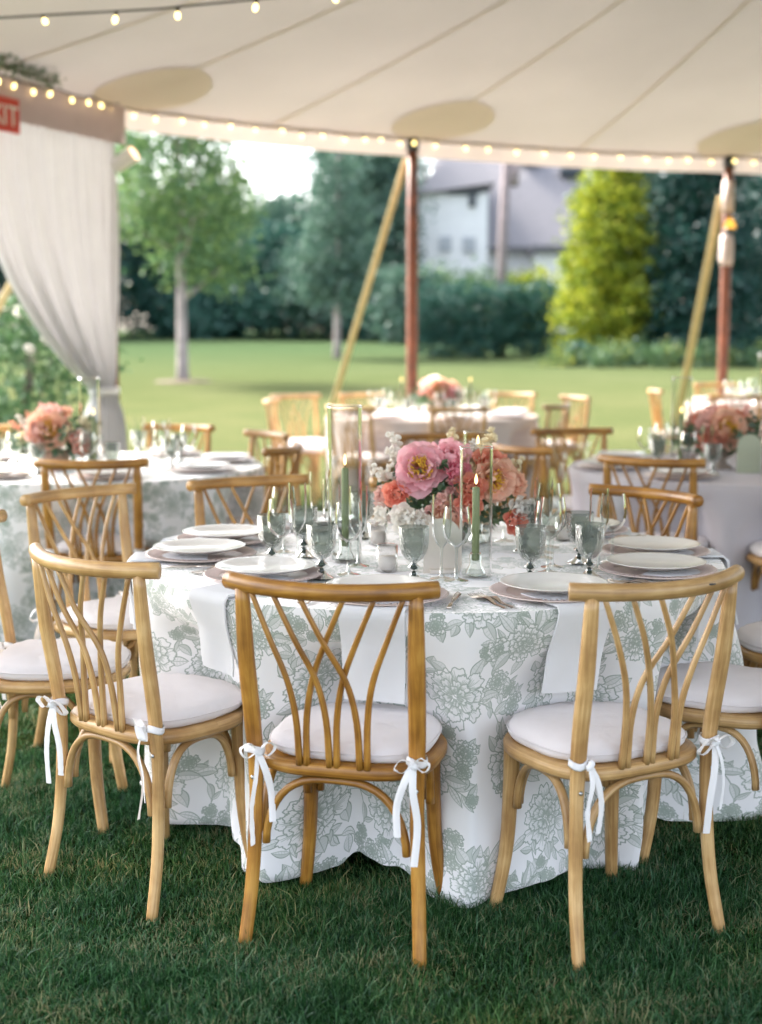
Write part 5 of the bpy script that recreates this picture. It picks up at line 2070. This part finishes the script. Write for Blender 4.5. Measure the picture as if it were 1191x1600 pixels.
# woods behind: individual trees
woods = [(-17.5, 60, 13, 4.2, L_DARK, 'tall dark tree at the far left beyond the curtain'), (-12.9, 60, 14.0, 3.4, L_FRESH, 'tall mid green tree behind the young shade tree'), (-14.5, 57, 11, 3.4, L_FRESH, 'broad green tree just right of the curtain'),
         (-9.2, 63, 5.4, 2.6, L_BLUE, 'lower tree under the open patch of sky'), (-5.6, 64, 5.0, 2.8, L_BLUE, 'rounded tree below the brightest sky'), (-1.5, 60, 10.8, 1.4, L_BLUE, 'narrow bluish tree left of the slanting strap top'),
         (-0.3, 62, 10.6, 1.3, L_BLUE, 'bluish tree behind the slanting strap'), (-7.6, 57, 5.4, 2.4, L_FRESH, 'pale green tree low behind the lawn tree'), (-3.6, 57, 5.2, 2.2, L_BLUE, 'grey green tree above the far bushes'), (-0.3, 56, 7.8, 1.35, L_BLUE, 'tree left of the middle pole before the house'),
         (4.2, 78, 15.5, 4.5, L_DARK, 'dark tree rising behind the house roof'), (12, 80, 17, 5, L_DARK, 'dark tree behind the right end of the roof'), (15.5, 52, 13, 4, L_DARK, 'dark tree at the far right beyond the spruces'), (19.5, 46, 12, 4, L_DARK, 'dark tree off beyond the right spruce')]
for i, (x, y, h, rad, mt, lab) in enumerate(woods):
    tree('woodland_tree', x, y, crown_mesh(lobes_round(h * 0.22, h, rad, 20, 110 + i), 8500, 0.24, 120 + i), mt, trunk_mesh(h * 0.85, 0.2, 130 + i, 6, 0, 0.35, rad), M_BARK_D, lab)


# flower bed at the foot of the conifers
def flower_bed():
    n = 13
    for i in range(n):
        q = i / (n - 1)
        x = (880 + 330 * q - 595.5) / 2135 * 33.0
        root = empty('bed_plant', (x, 33.3 + 0.5 * sin(i * 2.1), zg(0, 33.3)), 0, ['first', 'second', 'third', 'fourth', 'fifth', 'sixth', 'seventh', 'eighth', 'ninth', 'tenth', 'eleventh', 'twelfth', 'last'][i] + ' low leafy border plant below the conifers, counted from the clipped hedge', 'plant', 'low plants in the flower border')
        hh = 0.35 + 0.25 * abs(sin(i * 1.7))
        link('foliage', crown_mesh([(0, 0, hh * 0.5, 0.32, 0.3, hh * 0.55)], 420, 0.09, 300 + i), [L_BED, L_HEDGE, L_ROSE][i % 3], root)
        m = MB()
        m.tube([(0, 0, -0.03), (0, 0, hh * 0.6)], 0.015, n=5)
        build('stem', m, M_BARK_D, root)


flower_bed()


# ------------------------------------------------------------------ house behind the hedge
def house():
    Y = 60.0
    k = Y / 2135.0
    X = lambda px: (px - 595.5) * k
    Z = lambda py: 1.422 + (528.5 - py) * k
    root = empty('house', (X(790), Y, zg(0, Y)), 0, 'large house with grey shingled roof and white walls beyond the hedge', 'house')
    off = Vector(root.location)

    def P(px, py, dy=0.0):
        return Vector((X(px), Y + dy, Z(py))) - off
    zb = -1.0
    w = MB()
    a, b = P(648, 392), P(935, 392)
    w.box(a.x, 0.4, zb, b.x, 8.0, a.z)
    build('wall', w, M_HWALL, root, smooth=False)
    # main roof: steep front slope with eave overhang
    r = MB()
    e0, e1 = P(640, 390), P(945, 390)
    t0, t1 = P(690, 222), P(945, 205)
    th = 0.18
    A = [Vector((e0.x, -0.3, e0.z)), Vector((e1.x, -0.3, e1.z)), Vector((t1.x, 4.2, t1.z)), Vector((t0.x, 4.2, t0.z)), Vector((e0.x, 8.6, e0.z)), Vector((e1.x, 8.6, e1.z))]
    r.add(A + [p - Vector((0, 0, th)) for p in A], [(0, 1, 2, 3), (3, 2, 5, 4), (6, 9, 8, 7), (9, 10, 11, 8), (0, 6, 7, 1), (4, 5, 11, 10), (0, 3, 9, 6), (3, 4, 10, 9), (1, 7, 8, 2), (2, 8, 11, 5)])
    rf = build('roof', r, M_SHINGLE, root, smooth=False)
    for (px, py, w_, h_) in ((835, 258, 1.0, 0.7), (900, 279, 1.1, 0.6)):
        f = (390 - py) / (390 - 213)
        c = Vector((P(px, py).x, -0.3 + 4.5 * f, e0.z + (t1.z - e0.z) * f))
        s = MB()
        s.box(c.x - w_ / 2, c.y - h_ / 2, c.z + 0.02, c.x + w_ / 2, c.y + h_ / 2, c.z + 0.35)
        build('skylight', s, M_DARK, rf, smooth=False)
    # front gable wing with white wall
    g0, g1 = P(652, 300), P(752, 300)
    base = P(700, 300)
    g = MB()
    g.box(g0.x, -2.6, zb, g1.x, 0.9, P(0, 318).z)
    build('wall', g, M_HWALL, root, smooth=False)
    gr = MB()
    ridge = P(722, 232)
    l, rr_ = P(642, 322), P(762, 305)
    A = [Vector((l.x, -3.0, l.z)), Vector((ridge.x, -1.2, ridge.z)), Vector((rr_.x, -3.0, rr_.z)), Vector((l.x, 3.2, l.z)), Vector((ridge.x, 3.6, ridge.z)), Vector((rr_.x, 3.2, rr_.z))]
    gr.add(A, [(0, 2, 1), (0, 1, 4, 3), (1, 2, 5, 4), (0, 3, 5, 2)])
    build('roof', gr, M_SHINGLE, root, smooth=False)
    for (px, py, w_, h_) in ((716, 318, 1.3, 0.18), (729, 330, 0.28, 0.5), (690, 392, 0.5, 0.6), (725, 393, 0.5, 0.6)):
        p = P(px, py)
        s = MB()
        s.box(p.x - w_ / 2, -2.72, p.z - h_ / 2, p.x + w_ / 2, -2.606, p.z + h_ / 2)
        wf = build('window', s, M_DARK if py < 350 else M_PANE, root, smooth=False)
    p0, p1 = P(828, 400), P(902, 400)
    s = MB()
    s.box(p0.x, -1.5, zb, p1.x, 0.39, P(0, 402).z)
    build('porch', s, M_HWALL, root, smooth=False)
    s = MB()
    s.box(p0.x - 0.2, -1.8, P(0, 402).z + 0.003, p1.x + 0.2, 0.38, P(0, 392).z)
    build('porch_roof', s, M_SHINGLE, root, smooth=False)
    c = MB()
    p = P(592, 300)
    root2 = empty('garden_house', (p.x + off.x, 66, zg(0, 66)), 0, 'smaller lilac grey roofed house left of the middle pole', 'house')
    c.box(-0.9, 0, 0, 0.9, 4, 8.1)
    build('wall', c, M_HWALL, root2, smooth=False)
    c = MB()
    A = [(-1.1, -0.2, 8.1), (1.1, -0.2, 8.1), (1.1, 2, 10.2), (-1.1, 2, 10.2), (-1.1, 4.2, 8.1), (1.1, 4.2, 8.1)]
    c.add(A, [(0, 1, 2, 3), (3, 2, 5, 4), (0, 3, 4), (1, 5, 2), (0, 4, 5, 1)])
    build('roof', c, M_SHINGLE, root2, smooth=False)


house()
# utility pole before the house
m = MB()
m.tube([(0, 0, -0.2), (0.12, 0, 4), (0.33, 0, 9.5)], [0.17, 0.155, 0.13], n=12)
r = empty('utility_pole', ((778 - 595.5) * 46 / 2135, 46, zg(0, 46)), 0, 'weathered grey utility pole standing in front of the house roof', 'utility pole')
build('shaft', m, M_UPOLE, r)
m = MB()
m.tube([(0.45, 0, 5.2), (0.47, 0, 6.1)], 0.16, n=12)
build('transformer', m, M_UPOLE, r)


# parked cars glimpsed through the bushes
def car(x, y, rz, paint, label):
    root = empty('parked_car', (x, y, zg(x, y)), rz, label, 'car', 'cars parked beyond the bushes')
    prof = [(-2.1, 0.35), (-2.15, 0.75), (-1.9, 0.95), (-1.0, 1.02), (-0.5, 1.42), (0.75, 1.45), (1.45, 1.02), (2.05, 0.92), (2.15, 0.6), (2.1, 0.33)]
    m = MB()
    rows = []
    for (yy, sc) in ((-0.84, 0.96), (-0.80, 1.0), (0.80, 1.0), (0.84, 0.96)):
        rows.append([(px * sc, yy * (1 if pz < 1.03 else 0.84), 0.33 + (pz - 0.33) * sc) for px, pz in prof])
    m.grid(rows, cu=True)
    n = len(prof)
    m.add(rows[0], [tuple(range(n))])
    m.add(rows[-1], [tuple(range(n - 1, -1, -1))])
    build('body', m, paint, root, smooth=False)
    for s in (-1, 1):
        g = MB()
        q = [(-0.85, 1.04), (-0.48, 1.36), (0.70, 1.38), (1.2, 1.04)]
        g.add([(px, s * 0.85 * (0.99 if pz < 1.1 else 0.86), pz) for px, pz in q], [(0, 1, 2, 3)])
        build('window', g, M_DARK, root, smooth=False)
        for wx in (-1.35, 1.35):
            wv = MB()
            wv.tube([(wx, s * 0.66, 0.32), (wx, s * 0.87, 0.32)], 0.32, n=18, ref=(0, 0, 1))
            wo = build('wheel', wv, M_TYRE, root)
            h = MB()
            h.tube([(wx, s * 0.872, 0.32), (wx, s * 0.885, 0.32)], 0.19, n=14, ref=(0, 0, 1))
            build('rim', h, M_SCREW, wo)


car(-7.2, 55.4, 0.3, M_WHITEP, 'white car glimpsed right of the pale tree trunk')
car(0.3, 54.0, 1.2, M_WHITEP, 'white car glimpsed left of the middle tent pole')
